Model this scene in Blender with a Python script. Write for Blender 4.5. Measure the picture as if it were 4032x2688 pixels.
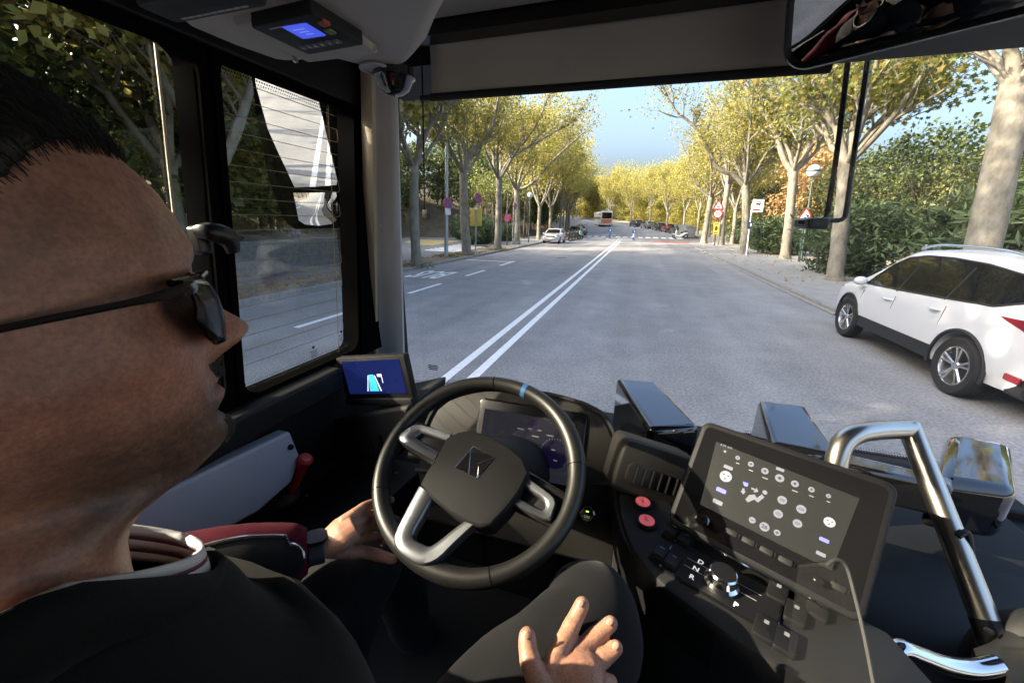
import bpy, math, random
from mathutils import Vector, Matrix, noise
rad = math.radians
sc = bpy.context.scene
for o in list(bpy.data.objects): bpy.data.objects.remove(o)

# ---------------------------------------------------------------- camera
FPX, PW, PH = 1514.0, 4032, 2688
EYE = Vector((0, 0, 2.1))
AX = Vector((.9530, -.1030, -.2860)); AY = Vector((.303, .280, .911)); AY.normalize()
AX = (AX - AX.dot(AY) * AY).normalized()
AZ = Vector((AY.y*AX.z - AY.z*AX.y, AY.z*AX.x - AY.x*AX.z, AY.x*AX.y - AY.y*AX.x))
if AZ.y < 0: AZ = -AZ
ROT = Matrix((AX, AY, AZ))          # world = ROT @ (right, up, forward)
RIGHT, UP, FWD = ROT.col[0].copy(), ROT.col[1].copy(), ROT.col[2].copy()
cd = bpy.data.cameras.new('camera'); cam = bpy.data.objects.new('camera', cd)
sc.collection.objects.link(cam)
cd.sensor_width = 36; cd.sensor_fit = 'HORIZONTAL'; cd.lens = FPX / PW * 36
cd.clip_start = .02; cd.clip_end = 3000
mw = Matrix((RIGHT, UP, -FWD)).transposed().to_4x4(); mw.translation = EYE
cam.matrix_world = mw
sc.camera = cam

# ---------------------------------------------------------------- sky and sun
SUNDIR = Vector((-.83, -.33, .44)).normalized()      # towards the sun
world = bpy.data.worlds.new('World'); sc.world = world; world.use_nodes = True
nt = world.node_tree; bg = nt.nodes['Background']
sky = nt.nodes.new('ShaderNodeTexSky'); sky.sky_type = 'NISHITA'; sky.sun_disc = False
sky.sun_elevation = math.asin(SUNDIR.z); sky.sun_rotation = math.atan2(SUNDIR.x, SUNDIR.y)
sky.altitude = 0; sky.air_density = 1.0; sky.dust_density = 10.0; sky.ozone_density = 3.0
nt.links.new(sky.outputs[0], bg.inputs[0]); bg.inputs[1].default_value = .15
sd = bpy.data.lights.new('sun', 'SUN'); sd.energy = 3.0; sd.angle = rad(.5); sd.color = (1, .86, .66)
so = bpy.data.objects.new('sun', sd); sc.collection.objects.link(so)
so.rotation_euler = SUNDIR.to_track_quat('Z', 'Y').to_euler(); so.location = SUNDIR * 60
sc.view_settings.view_transform = 'Standard'; sc.view_settings.look = 'None'
sc.view_settings.gamma = 1; sc.view_settings.use_curve_mapping = False
sc.view_settings.exposure = 2.4
sc.render.engine = 'CYCLES'
cy = sc.cycles
cy.max_bounces = 8; cy.diffuse_bounces = 3; cy.glossy_bounces = 4; cy.transmission_bounces = 4; cy.transparent_max_bounces = 12
cy.caustics_reflective = False; cy.caustics_refractive = False; cy.use_denoising = True
try: cy.denoiser = 'OPENIMAGEDENOISE'
except Exception: pass
cy.sample_clamp_indirect = 6

# ---------------------------------------------------------------- pixel helpers: a photograph ray met with a plane of the place
def ray(px, py): return (RIGHT*(px-PW/2) - UP*(py-PH/2) + FWD*FPX).normalized()
def PX(px, py, X): d = ray(px, py); return EYE + d*((X-EYE.x)/d.x)
def PY(px, py, Y): d = ray(px, py); return EYE + d*((Y-EYE.y)/d.y)
def PZ(px, py, Z): d = ray(px, py); return EYE + d*((Z-EYE.z)/d.z)
def PD(px, py, dep): return EYE + (RIGHT*(px-PW/2) - UP*(py-PH/2) + FWD*FPX)*(dep/FPX)
def PP(px, py, p0, n): d = ray(px, py); return EYE + d*((p0-EYE).dot(n)/d.dot(n))
GUP = Vector((-.03, .150, .988)).normalized()          # the road climbs: plumb line against the road's normal

# ---------------------------------------------------------------- mesh builder
class MB:
    def __init__(s): s.v = []; s.f = []; s.m = []; s.cm = 0
    def add(s, vs, fs):
        b = len(s.v); s.v += [Vector(p) for p in vs]
        s.f += [tuple(i+b for i in f) for f in fs]; s.m += [s.cm]*len(fs); return s
    def box(s, a, b, M=None):
        x0,y0,z0 = a; x1,y1,z1 = b
        vs = [Vector(p) for p in ((x0,y0,z0),(x1,y0,z0),(x1,y1,z0),(x0,y1,z0),(x0,y0,z1),(x1,y0,z1),(x1,y1,z1),(x0,y1,z1))]
        if M: vs = [M @ p for p in vs]
        return s.add(vs, [(0,3,2,1),(4,5,6,7),(0,1,5,4),(1,2,6,5),(2,3,7,6),(3,0,4,7)])
    def loft(s, rings, cap0=True, cap1=True, closed=True):
        n = len(rings[0]); vs = [p for r in rings for p in r]; fs = []
        for i in range(len(rings)-1):
            for j in range(n if closed else n-1):
                k = (j+1) % n; fs.append((i*n+j, i*n+k, (i+1)*n+k, (i+1)*n+j))
        if closed and cap0: fs.append(tuple(range(n-1, -1, -1)))
        if closed and cap1: fs.append(tuple(range((len(rings)-1)*n, len(rings)*n)))
        return s.add(vs, fs)
    def prism(s, poly, z0, z1, M=None, c=0, c0=0):
        n = len(poly); rings = []
        def ins(d):
            if d == 0: return poly
            out = []
            for i in range(n):
                p0 = Vector(poly[i-1]); p = Vector(poly[i]); p1 = Vector(poly[(i+1) % n])
                a = (p-p0); b = (p1-p)
                if a.length < 1e-9 or b.length < 1e-9: out.append(tuple(p)); continue
                a.normalize(); b.normalize()
                na = Vector((-a.y, a.x)); nb = Vector((-b.y, b.x)); m = na+nb
                if m.length < 1e-6: out.append(tuple(p)); continue
                m.normalize(); out.append(tuple(p + m*(d/max(.35, m.dot(na)))))
            return out
        lv = []
        if c0: lv += [(ins(c0), z0), (poly, z0+c0)]
        else: lv += [(poly, z0)]
        if c: lv += [(poly, z1-c), (ins(c*.35), z1-c*.3), (ins(c), z1)]
        else: lv += [(poly, z1)]
        for pl, z in lv:
            r = [Vector((p[0], p[1], z)) for p in pl]
            rings.append([M @ q for q in r] if M else r)
        return s.loft(rings)
    def tube(s, pts, rr, n=10, smooth=0, cap=True, flat=1.0, up=None, jit=0, seed=0):
        pts = [Vector(p) for p in pts]
        if not isinstance(rr, (list, tuple)): rr = [rr]*len(pts)
        if smooth: pts, rr = spline(pts, rr, smooth)
        rings = []; ref = None
        for i, p in enumerate(pts):
            t = (pts[min(i+1, len(pts)-1)] - pts[max(i-1, 0)])
            if t.length < 1e-9: t = Vector((0,0,1))
            t.normalize()
            if ref is None:
                a = Vector(up) if up else (Vector((0,0,1)) if abs(t.z) < .9 else Vector((1,0,0)))
                ref = (a - a.dot(t)*t).normalized()
            else: ref = (ref - ref.dot(t)*t).normalized()
            b = t.cross(ref); ring = []
            for k in range(n):
                an = 2*math.pi*k/n; r = rr[i]
                if jit: r *= 1 + jit*noise.noise(p*9 + Vector((math.cos(an)*1.3, math.sin(an)*1.3, seed)))
                ring.append(p + ref*(math.cos(an)*r*flat) + b*(math.sin(an)*r))
            rings.append(ring)
        s.rings = rings; s.mid = pts
        return s.loft(rings, cap, cap)
    def lathe(s, prof, M=None, n=24, cap=True):
        rings = []
        for r, z in prof:
            ring = [Vector((r*math.cos(2*math.pi*k/n), r*math.sin(2*math.pi*k/n), z)) for k in range(n)]
            rings.append([M @ p for p in ring] if M else ring)
        return s.loft(rings, cap, cap)
    def sphere(s, c, r, n=12, m=8, M=None):
        rx, ry, rz = r if isinstance(r, (tuple, list)) else (r, r, r); rings = []
        for i in range(1, m):
            a = math.pi*i/m
            ring = [Vector((c[0]+rx*math.sin(a)*math.cos(2*math.pi*k/n), c[1]+ry*math.sin(a)*math.sin(2*math.pi*k/n), c[2]-rz*math.cos(a))) for k in range(n)]
            rings.append([M @ p for p in ring] if M else ring)
        b = len(s.v); s.loft(rings, False, False)
        p0 = Vector((c[0], c[1], c[2]-rz)); p1 = Vector((c[0], c[1], c[2]+rz))
        if M: p0 = M @ p0; p1 = M @ p1
        L = len(s.v); s.v += [p0, p1]
        for k in range(n):
            s.f.append((b+(k+1) % n, b+k, L)); s.m.append(s.cm)
            q = b+(m-2)*n; s.f.append((q+k, q+(k+1) % n, L+1)); s.m.append(s.cm)
        return s
    def sheet(s, poly, h=0):
        return s.add([Vector(p) for p in poly], [tuple(range(len(poly)))])
    def build(s, name, mats, parent=None, sharp=35, bev=0, flat=False, sub=0, seg=2):
        me = bpy.data.meshes.new(name)
        me.from_pydata([tuple(p) for p in s.v], [], s.f)
        for m in (mats if isinstance(mats, (list, tuple)) else [mats]): me.materials.append(m)
        if max(s.m or [0]): me.polygons.foreach_set('material_index', s.m)
        if not flat:
            me.polygons.foreach_set('use_smooth', [True]*len(me.polygons))
            if sharp < 180: me.set_sharp_from_angle(angle=rad(sharp))
        me.update()
        return link(name, me, parent, bev, sub, seg)
def link(name, me, parent=None, bev=0, sub=0, seg=2):
    o = bpy.data.objects.new(name, me); sc.collection.objects.link(o)
    if parent is not None:
        o.parent = parent
        top = parent; M = Matrix.Translation(parent.location)
        while top.parent is not None: top = top.parent
        o.matrix_parent_inverse = Matrix.Translation(-Vector(top.get('_o', (0,0,0)))) if parent is top else Matrix.Identity(4)
    if bev:
        m = o.modifiers.new('edge', 'BEVEL'); m.width = bev; m.segments = seg; m.limit_method = 'ANGLE'; m.angle_limit = rad(38)
        try: m.harden_normals = False
        except Exception: pass
    if sub:
        m = o.modifiers.new('sub', 'SUBSURF'); m.levels = sub; m.render_levels = sub
    return o
def spline(pts, rr, k):
    P, Rr = [], []; n = len(pts)
    for i in range(n-1):
        p0, p1, p2, p3 = pts[max(i-1,0)], pts[i], pts[i+1], pts[min(i+2,n-1)]
        for j in range(k):
            t = j/k; t2 = t*t; t3 = t2*t
            P.append(.5*((2*p1) + (p2-p0)*t + (2*p0-5*p1+4*p2-p3)*t2 + (3*p1-p0-3*p2+p3)*t3))
            Rr.append(rr[i]*(1-t)+rr[i+1]*t)
    P.append(pts[-1]); Rr.append(rr[-1]); return P, Rr
def rrect(w, h, r, cx=0, cy=0, n=4):
    out = []
    for qx, qy, a0 in ((1,1,0), (-1,1,90), (-1,-1,180), (1,-1,270)):
        for k in range(n+1):
            a = rad(a0+90*k/n); out.append((cx+qx*(w/2-r)+r*math.cos(a), cy+qy*(h/2-r)+r*math.sin(a)))
    return out
def circ(r, cx=0, cy=0, n=20, ry=None): return [(cx+r*math.cos(2*math.pi*k/n), cy+(ry or r)*math.sin(2*math.pi*k/n)) for k in range(n)]
def frame(o, x, y):
    x = Vector(x).normalized(); y = Vector(y); y = (y - y.dot(x)*x).normalized(); z = x.cross(y)
    M = Matrix((x, y, z)).transposed().to_4x4(); M.translation = Vector(o); return M
def text_mb(mb, body, size, M, depth=0, align='CENTER', bold=0):
    cu = bpy.data.curves.new('lettering', 'FONT'); cu.body = body; cu.size = size; cu.align_x = align; cu.align_y = 'CENTER'
    cu.extrude = depth; cu.offset = bold; cu.resolution_u = 2
    o = bpy.data.objects.new('lettering', cu); me = bpy.data.meshes.new_from_object(o)
    mb.add([M @ v.co for v in me.vertices], [tuple(p.vertices) for p in me.polygons])
    bpy.data.objects.remove(o); bpy.data.curves.remove(cu); bpy.data.meshes.remove(me)
def tag(o, label, cat, group=None):
    o['label'] = label; o['category'] = cat
    if group: o['group'] = group
    return o
def struct(o): o['kind'] = 'structure'; return o
def thing(name, label, cat, loc=(0,0,0), group=None):
    o = bpy.data.objects.new(name, None); sc.collection.objects.link(o); o.location = loc; o['_o'] = tuple(loc)
    o.empty_display_size = .1
    return tag(o, label, cat, group)
def kids(o): return [c for c in bpy.data.objects if c.parent == o]
def clone(root, loc, rz=0, label=None, group=None, scale=None, tilt=None):
    def cp(o, par):
        c = o.copy(); sc.collection.objects.link(c)
        if par is not None: c.parent = par
        for ch in kids(o): cp(ch, c)
        return c
    r = cp(root, None); r.location = loc
    r.rotation_euler = (0, 0, rz) if tilt is None else (tilt @ Matrix.Rotation(rz, 3, 'Z')).to_euler()
    if scale: r.scale = (scale,)*3
    if label: r['label'] = label
    if group: r['group'] = group
    return r

# ---------------------------------------------------------------- materials
MT = {}
def mat(name, col, rough=.5, metal=0, var=0, vs=8, bump=0, bs=60, spec=.5, coat=0, emit=None, estr=1, col2=None, island=None, sheen=0, sss=0, detail=4, stretch=None, trans=0):
    m = bpy.data.materials.new(name); m.use_nodes = True; t = m.node_tree; N = t.nodes; b = N['Principled BSDF']
    b.inputs['Roughness'].default_value = rough; b.inputs['Metallic'].default_value = metal
    b.inputs['Specular IOR Level'].default_value = spec; b.inputs['Coat Weight'].default_value = coat
    if coat: b.inputs['Coat Roughness'].default_value = .04
    if sheen: b.inputs['Sheen Weight'].default_value = sheen; b.inputs['Sheen Roughness'].default_value = .4
    if sss:
        b.inputs['Subsurface Weight'].default_value = sss; b.inputs['Subsurface Radius'].default_value = (.012,.005,.003); b.inputs['Subsurface Scale'].default_value = 1
    col = tuple(col)+(1,)
    b.inputs['Base Color'].default_value = col
    if emit: b.inputs['Emission Color'].default_value = tuple(emit)+(1,); b.inputs['Emission Strength'].default_value = estr
    tc = N.new('ShaderNodeTexCoord'); src = tc.outputs['Object']
    if stretch:
        mp = N.new('ShaderNodeMapping'); mp.inputs['Scale'].default_value = stretch; t.links.new(src, mp.inputs[0]); src = mp.outputs[0]
    if island:
        g = N.new('ShaderNodeNewGeometry'); cr = N.new('ShaderNodeValToRGB'); e = cr.color_ramp.elements
        for i, c in enumerate(island):
            el = e[i] if i < 2 else e.new(1)
            el.position = i/(len(island)-1); el.color = tuple(c)+(1,)
        for i, el in enumerate(sorted(e, key=lambda q: q.position)): pass
        t.links.new(g.outputs['Random Per Island'], cr.inputs[0]); t.links.new(cr.outputs[0], b.inputs['Base Color'])
        if trans:
            tr = N.new('ShaderNodeBsdfTranslucent'); mx = N.new('ShaderNodeMixShader'); mx.inputs[0].default_value = trans
            t.links.new(cr.outputs[0], tr.inputs[0]); t.links.new(b.outputs[0], mx.inputs[1]); t.links.new(tr.outputs[0], mx.inputs[2])
            t.links.new(mx.outputs[0], N['Material Output'].inputs[0])
    elif var or col2:
        n = N.new('ShaderNodeTexNoise'); n.inputs['Scale'].default_value = vs; n.inputs['Detail'].default_value = detail; n.inputs['Roughness'].default_value = .65
        t.links.new(src, n.inputs['Vector'])
        cr = N.new('ShaderNodeValToRGB'); e = cr.color_ramp.elements
        e[0].position = .33; e[1].position = .67
        if col2: e[0].color = col; e[1].color = tuple(col2)+(1,)
        else:
            e[0].color = tuple(c*(1-var) for c in col[:3])+(1,); e[1].color = tuple(min(1, c*(1+var)) for c in col[:3])+(1,)
        t.links.new(n.outputs['Fac'], cr.inputs[0]); t.links.new(cr.outputs[0], b.inputs['Base Color'])
    if bump:
        n2 = N.new('ShaderNodeTexNoise'); n2.inputs['Scale'].default_value = bs; n2.inputs['Detail'].default_value = 3
        t.links.new(src, n2.inputs['Vector'])
        bp = N.new('ShaderNodeBump'); bp.inputs['Strength'].default_value = bump; bp.inputs['Distance'].default_value = .3/bs
        t.links.new(n2.outputs['Fac'], bp.inputs['Height']); t.links.new(bp.outputs[0], b.inputs['Normal'])
    MT[name] = m; return m
def glass(name, tint, refl=.08, rough=.0, haze=0):
    m = bpy.data.materials.new(name); m.use_nodes = True; t = m.node_tree; N = t.nodes
    for n in list(N):
        if n.type != 'OUTPUT_MATERIAL': N.remove(n)
    tr = N.new('ShaderNodeBsdfTransparent'); tr.inputs[0].default_value = tuple(tint)+(1,)
    gl = N.new('ShaderNodeBsdfGlossy'); gl.inputs['Roughness'].default_value = rough
    fr = N.new('ShaderNodeFresnel'); fr.inputs['IOR'].default_value = 1.45
    mu = N.new('ShaderNodeMath'); mu.operation = 'MULTIPLY'; mu.inputs[1].default_value = refl/.08
    mx = N.new('ShaderNodeMixShader'); t.links.new(fr.outputs[0], mu.inputs[0]); t.links.new(mu.outputs[0], mx.inputs[0])
    t.links.new(tr.outputs[0], mx.inputs[1]); t.links.new(gl.outputs[0], mx.inputs[2]); out = mx
    if haze:
        df = N.new('ShaderNodeBsdfDiffuse'); df.inputs[0].default_value = (.6,.6,.6,1); m2 = N.new('ShaderNodeMixShader'); m2.inputs[0].default_value = haze
        t.links.new(mx.outputs[0], m2.inputs[1]); t.links.new(df.outputs[0], m2.inputs[2]); out = m2
    t.links.new(out.outputs[0], N['Material Output'].inputs[0]); MT[name] = m; return m
# ================================================================ the street
def sx(y): return -.005*max(0, y-55)**2 if y < 110 else -15.1-.55*(y-110)
def sm(a, b, t): t = max(0, min(1, (t-a)/(b-a))); return t*t*(3-2*t)
def gz(y): return .0004*max(0, y-35)**2 if y < 110 else 2.25+.06*(y-110)
def hill(x, y):
    e = 13.4 + 13*sm(17, 21, y)*(1-sm(44, 54, y))
    u = -(x - sx(y)) - e
    z = gz(y) if y > 0 else 0
    if u > 0: z += min(16, .30*u + .35*noise.noise(Vector((x*.15, y*.15, 0)))*min(1, u*.4))
    return z
asphalt = mat('asphalt', (.215,.212,.213), .85, col2=(.275,.271,.268), vs=1.3, bump=.7, bs=45, detail=10)
def wear(m):
    t = m.node_tree; N = t.nodes; b = N['Principled BSDF']; src = b.inputs['Base Color'].links[0].from_socket; tc = N['Texture Coordinate'].outputs['Object']
    def layer(src, scale, stretch, lo, hi, p0, p1):
        mp = N.new('ShaderNodeMapping'); mp.inputs['Scale'].default_value = stretch; t.links.new(tc, mp.inputs[0])
        n = N.new('ShaderNodeTexNoise'); n.inputs['Scale'].default_value = scale; n.inputs['Detail'].default_value = 5; t.links.new(mp.outputs[0], n.inputs['Vector'])
        mr = N.new('ShaderNodeMapRange'); mr.inputs[1].default_value = p0; mr.inputs[2].default_value = p1; mr.inputs[3].default_value = lo; mr.inputs[4].default_value = hi; t.links.new(n.outputs['Fac'], mr.inputs[0])
        mx = N.new('ShaderNodeMix'); mx.data_type = 'RGBA'; mx.blend_type = 'MULTIPLY'; mx.inputs[0].default_value = 1; t.links.new(src, mx.inputs[6]); t.links.new(mr.outputs[0], mx.inputs[7]); return mx.outputs[2]
    src = layer(src, 1.0, (.9,.035,1), .86, 1.10, .35, .65)       # tracks along the lanes
    src = layer(src, 28, (1,1,1), .80, 1.2, .38, .62)             # aggregate
    src = layer(src, .45, (1,.6,1), .88, 1.06, .3, .6)            # broad stains
    src = layer(src, 9, (1,1,1), .75, 1.0, .26, .34)              # spots
    t.links.new(src, b.inputs['Base Color'])
wear(asphalt)
asphalt_old = mat('asphalt_old', (.20,.195,.19), .85, var=.2, vs=1.5, bump=.5, bs=60, detail=8)
paint = mat('road_paint', (.82,.82,.80), .6, var=.12, vs=14, bump=.2, bs=80, detail=8)
paint_worn = mat('worn_paint', (.42,.42,.42), .7, var=.3, vs=9, detail=8)
concrete = mat('paving_concrete', (.27,.267,.258), .8, var=.14, vs=2.2, bump=.25, bs=50, detail=8)
kerbm = mat('kerb_granite', (.24,.235,.22), .75, var=.2, vs=9, bump=.3, bs=70, detail=8)
dirt = mat('verge_soil', (.16,.13,.095), .95, col2=(.23,.19,.14), vs=3, bump=.6, bs=25, detail=8)
forestfloor = mat('forest_floor', (.06,.055,.03), .95, col2=(.13,.10,.055), vs=1.2, bump=.8, bs=6, detail=8)
pale_soil = mat('pale_park_soil', (.27,.25,.215), .95, col2=(.35,.325,.28), vs=1.0, bump=.3, bs=25, detail=8)
yellow_paint = mat('yellow_paint', (.55,.40,.14), .7, var=.2, vs=4)
red_paint = mat('red_paint', (.40,.10,.07), .7, var=.2, vs=4)

def strip(x0, x1, y0, y1, dz, st=2.0, f=None, nx=1):
    mb = MB(); n = max(1, int((y1-y0)/st)); rows = []
    for i in range(n+1):
        y = y0+(y1-y0)*i/n; a = x0(y) if callable(x0) else x0; b = x1(y) if callable(x1) else x1
        rows.append([Vector((a+(b-a)*k/nx+sx(y), y, (gz(y) if y > 0 else 0)+dz)) for k in range(nx+1)])
    mb.loft(rows, closed=False); mb.f = [tuple(reversed(f)) for f in mb.f]; return mb
# ground: one sheet to the horizon
mb = MB(); xs = [-500,-250,-150,-100,-80,-60,-50,-42,-36,-32,-28,-26,-24,-22,-20,-18,-16.5,-15,-14,-13.4,-12.6,-11.4,-9,12,30,60,120,250,500]
ys = [-400,-200,-100,-60,-40,-30,-24,-18,-14,-10,-6,-3,0,2,4,6,8,10,12,14,16,18,20,22,25,28,32,36,40,44,48,52,56,60,66,72,80,90,100,115,140,180,240,320,450,700]
mb.loft([[Vector((x+sx(y), y, hill(x+sx(y), y)-.05)) for x in xs] for y in ys], closed=False); mb.f = [tuple(reversed(f)) for f in mb.f]
struct(mb.build('ground', forestfloor, sharp=180))
KR, KL = 4.75, -9.35
road = struct(strip(KL-.5, 9.5, -80, 300, 0).build('road', asphalt))
# pavement on the side of the parked suv, with kerb stones
def pave_edge(y): return KR+.26+2.1*(1-sm(9.8, 11.2, y)) if y < 34 else KR+.26+2.9*sm(34, 36, y)
pav = strip(pave_edge, 8.6, -30, 200, .13, 1.0, nx=3); struct(pav.build('pavement', concrete)); pavo = bpy.data.objects['pavement']
struct(strip(8.6, 40, -60, 300, .125, 4, nx=2).build('park_ground', pale_soil))
def kerbstone_mesh(L):
    m = MB(); pr = [(0,-.05),(0,.035),(.02,.045),(.12,.045),(.125,.115),(.145,.135),(.27,.137),(.27,-.05)]
    m.loft([[Vector((x, y, z)) for x, z in pr] for y in (.006, L-.006)]); return m
ks = kerbstone_mesh(1.1).build('kerb_stone', kerbm, pavo); ks.location = (KR, 11.2, 0)
def copies(src, locs, rot=None):
    for i, l in enumerate(locs):
        c = src.copy(); sc.collection.objects.link(c); c.location = l
        if rot: c.rotation_euler = (0, 0, rot[i])
copies(ks, [(KR, 11.2+1.1*i, 0) for i in range(1, 21)])
copies(ks, [(KR+2.1, -8+1.1*i, 0) for i in range(0, 16)])
for i in range(2):
    c = ks.copy(); sc.collection.objects.link(c); c.location = (KR+2.05-.95*i, 9.6+.75*i, 0); c.rotation_euler = (0, 0, rad(52))
# slant of the kerb where the bay begins, then the far kerb
for i in range(3):
    c = ks.copy(); sc.collection.objects.link(c); a = -rad(58); p = Vector((KR+.0, 33.8, 0))+Vector((math.sin(-a), math.cos(a), 0))*1.1*i
    c.location = p; c.rotation_euler = (0, 0, a)
copies(ks, [(KR+2.85+sx(35.6+1.1*i), 35.6+1.1*i, gz(35.6+1.1*i)) for i in range(36)])
# verge of the side where the plane trees grow in soil
verge = strip(KL-2.2, KL-.02, -40, 31, .09, 1.0, nx=4)
for v in verge.v: v.z += .03*noise.noise(v*1.3)
vo = struct(verge.build('verge', dirt, sharp=180))
k2 = MB(); pr = [(0,-.05),(0,.10),(.02,.115),(.15,.115),(.15,-.05)]
k2.loft([[Vector((-x, y, z)) for x, z in pr] for y in (.006, 1.094)]); k2.f = [tuple(reversed(f)) for f in k2.f]
k2o = k2.build('kerb_stone', kerbm, vo); k2o.location = (KL+.05, -4, 0)
copies(k2o, [(KL+.05, -4+1.1*i, 0) for i in range(1, 32)])
side = struct(strip(-27, KL-2.2, 3, 50, .012, 2).build('side_road', asphalt_old))
lpav = struct(strip(-13.5, KL-.25, 31, 220, .11, 2).build('pavement_left', concrete))
copies(k2o, [(KL+.05+sx(31+1.1*i), 31+1.1*i, gz(31+1.1*i)) for i in range(24)])

# painted markings, children of the road
def mark(name, quads, m=paint, par=road, z=.005):
    mb = MB()
    for q in quads: mb.sheet([(p[0]+sx(p[1]), p[1], (gz(p[1]) if p[1] > 0 else 0)+z) for p in q])
    o = mb.build(name, m, par)
    for p in o.data.polygons:
        if p.normal.z < 0: p.flip()
    return o
def seg(x0, x1, y0, y1, st=3):
    n = max(1, int((y1-y0)/st)); return [[(x0, y0+(y1-y0)*i/n), (x1, y0+(y1-y0)*i/n), (x1, y0+(y1-y0)*(i+1)/n), (x0, y0+(y1-y0)*(i+1)/n)] for i in range(n)]
mark('centre_line', seg(-2.43, -2.29, -70, 47)); mark('centre_line', seg(-2.08, -1.94, -70, 47))
for y in [-27.3,-23.2,-19.1,-15,-10.9,-6.8,-2.6,1.6,5.8,9.95,14.1]: mark('lane_dash', seg(-6.45, -6.3, y, y+2.05))
mark('lane_corner', [[(-6.47,18.2),(-6.3,18.2),(-6.3,20.6),(-6.47,20.6)], [(-9.1,20.1),(-6.47,20.1),(-6.47,20.3),(-9.1,20.3)]])
for x in range(-9, 6):
    mark('crossing_bar', seg(x+.0, x+.62, 56.5, 59.2))
mark('give_way_line', [[(-8.6,63),(-3,63),(-3,63.6),(-8.6,63.6)]])
isl = []
for s in (-1, 1):
    c = -2.18
    for a, b in (((.2,47),(1.5,50.5)), ((1.5,50.5),(1.7,53)), ((1.7,53),(1.55,56))):
        isl.append([(c+s*a[0]-.07,a[1]),(c+s*a[0]+.07,a[1]),(c+s*b[0]+.07,b[1]),(c+s*b[0]-.07,b[1])])
for i in range(5): isl.append([(c-1.4,50.4+i*1.1),(c+1.4,50.4+i*1.1),(c+1.4,50.6+i*1.1),(c-1.4,50.6+i*1.1)])
isl += seg(c-.25,c-.12,47,57)+seg(c+.12,c+.25,47,57)
mark('traffic_island_marking', isl, paint_worn)
mark('bay_line', seg(5.1, 5.22, 35, 41), paint_worn)
mark('red_lane_patch', [[(1.5,47.5),(5.2,46.5),(5.6,49),(1.9,50)]], red_paint, z=.004)
mb = MB(); text_mb(mb, 'BUS', .84, frame((-7.82, 14.1, .006), (-1,0,0), (0,-1,0)), bold=.02)
for v in mb.v: v.y = 14.1+(v.y-14.1)*3.4
mb.build('bus_lettering', paint, road)
mb = MB(); text_mb(mb, 'BUS', .84, frame((-7.82, -17, .006), (-1,0,0), (0,-1,0)), bold=.02)
for v in mb.v: v.y = -17+(v.y+17)*3.4
mb.build('bus_lettering', paint, road)
for i in range(8):
    t = i/7; L = Vector((1673+127*t, 984-22*t)); Rr = Vector((1862+122*t, 995-28*t)); w = 2.6-.9*t
    q = [PZ(L.x, L.y+w*.5, .02), PZ(Rr.x, Rr.y+w*.5, .02), PZ(Rr.x-4, Rr.y-w*.5, .02), PZ(L.x+4, L.y-w*.5, .02)]
    b = MB(); b.sheet(q); b.build('crossing_bar', paint, side)
b = MB(); hp = [PZ(*p, .02) for p in ((1592,953),(1640,937),(1700,931),(1760,938),(1812,948),(1770,955),(1700,966),(1630,962))]
b.sheet(hp); b.build('speed_hump_paint', yellow_paint, side)
# worn repair patches in slightly other greys
patch_m = mat('asphalt_patch', (.21,.208,.206), .85, var=.12, vs=2, bump=.5, bs=60, detail=8); iron = mat('cast_iron', (.10,.095,.09), .6, var=.2, vs=20, bump=.4, bs=40)
mark('repair_patch', [[(2.2,19),(3.6,19.1),(3.5,23.5),(2.25,23.4)], [(-5.2,31),(-4.1,31),(-4.1,36.2),(-5.1,36.3)]], patch_m, z=.003)
for x, y in ((-4.4,24),(2.6,38)):
    b = MB(); b.prism(circ(.36,x,y,28), .001, .0055); b.build('manhole_cover', iron, road)

# ================================================================ trees
bark_plane = mat('plane_bark', (.13,.115,.085), .9, col2=(.27,.25,.205), vs=5, bump=.6, bs=16, detail=7, stretch=(1,1,.5))
bark_dark = mat('dark_bark', (.10,.08,.055), .95, var=.35, vs=6, bump=.7, bs=14)
LEAF_GOLD = mat('plane_leaf_gold', (.4,.3,.05), .6, island=[(.13,.16,.035),(.30,.29,.06),(.42,.36,.09),(.20,.23,.045),(.36,.28,.08),(.48,.43,.14)], trans=.55)
LEAF_MIX = mat('plane_leaf_mixed', (.2,.2,.05), .6, island=[(.10,.13,.03),(.19,.22,.05),(.33,.30,.08),(.12,.16,.035),(.27,.25,.06),(.32,.22,.07)], trans=.55)
LEAF_FAR = mat('plane_leaf_far', (.2,.2,.05), .6, island=[(.24,.25,.05),(.42,.37,.09),(.36,.32,.08),(.50,.44,.14),(.19,.22,.045)], trans=.55)
LEAF_GREEN = mat('evergreen_leaf', (.05,.08,.02), .5, island=[(.03,.05,.015),(.07,.10,.025),(.11,.13,.03),(.04,.07,.02)], trans=.3)
LEAF_OLIVE = mat('olive_leaf', (.1,.12,.04), .5, island=[(.09,.12,.03),(.17,.20,.05),(.25,.26,.07),(.07,.10,.03)], trans=.4)
LEAF_ORANGE = mat('orange_leaf', (.4,.2,.04), .6, island=[(.42,.26,.11),(.50,.33,.15),(.34,.21,.08)], trans=.4)
LEAF_BUSH = mat('bush_leaf', (.05,.09,.03), .45, island=[(.035,.06,.02),(.07,.11,.04),(.11,.15,.06),(.05,.08,.03)], trans=.3)
RH = [(0,-.5,0),(.36,-.05,.08),(0,.62,0),(-.36,-.05,.08)]
STAR = [(0,-.5,0),(.12,-.15,.02),(.5,-.2,.08),(.26,.1,.04),(.36,.5,.06),(.08,.3,.02),(0,.68,0),(-.08,.3,.02),(-.36,.5,.06),(-.26,.1,.04),(-.5,-.2,.08),(-.12,-.15,.02)]
LANCE = [(0,-.5,0),(.13,0,.04),(0,.6,0),(-.13,0,.04)]
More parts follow.
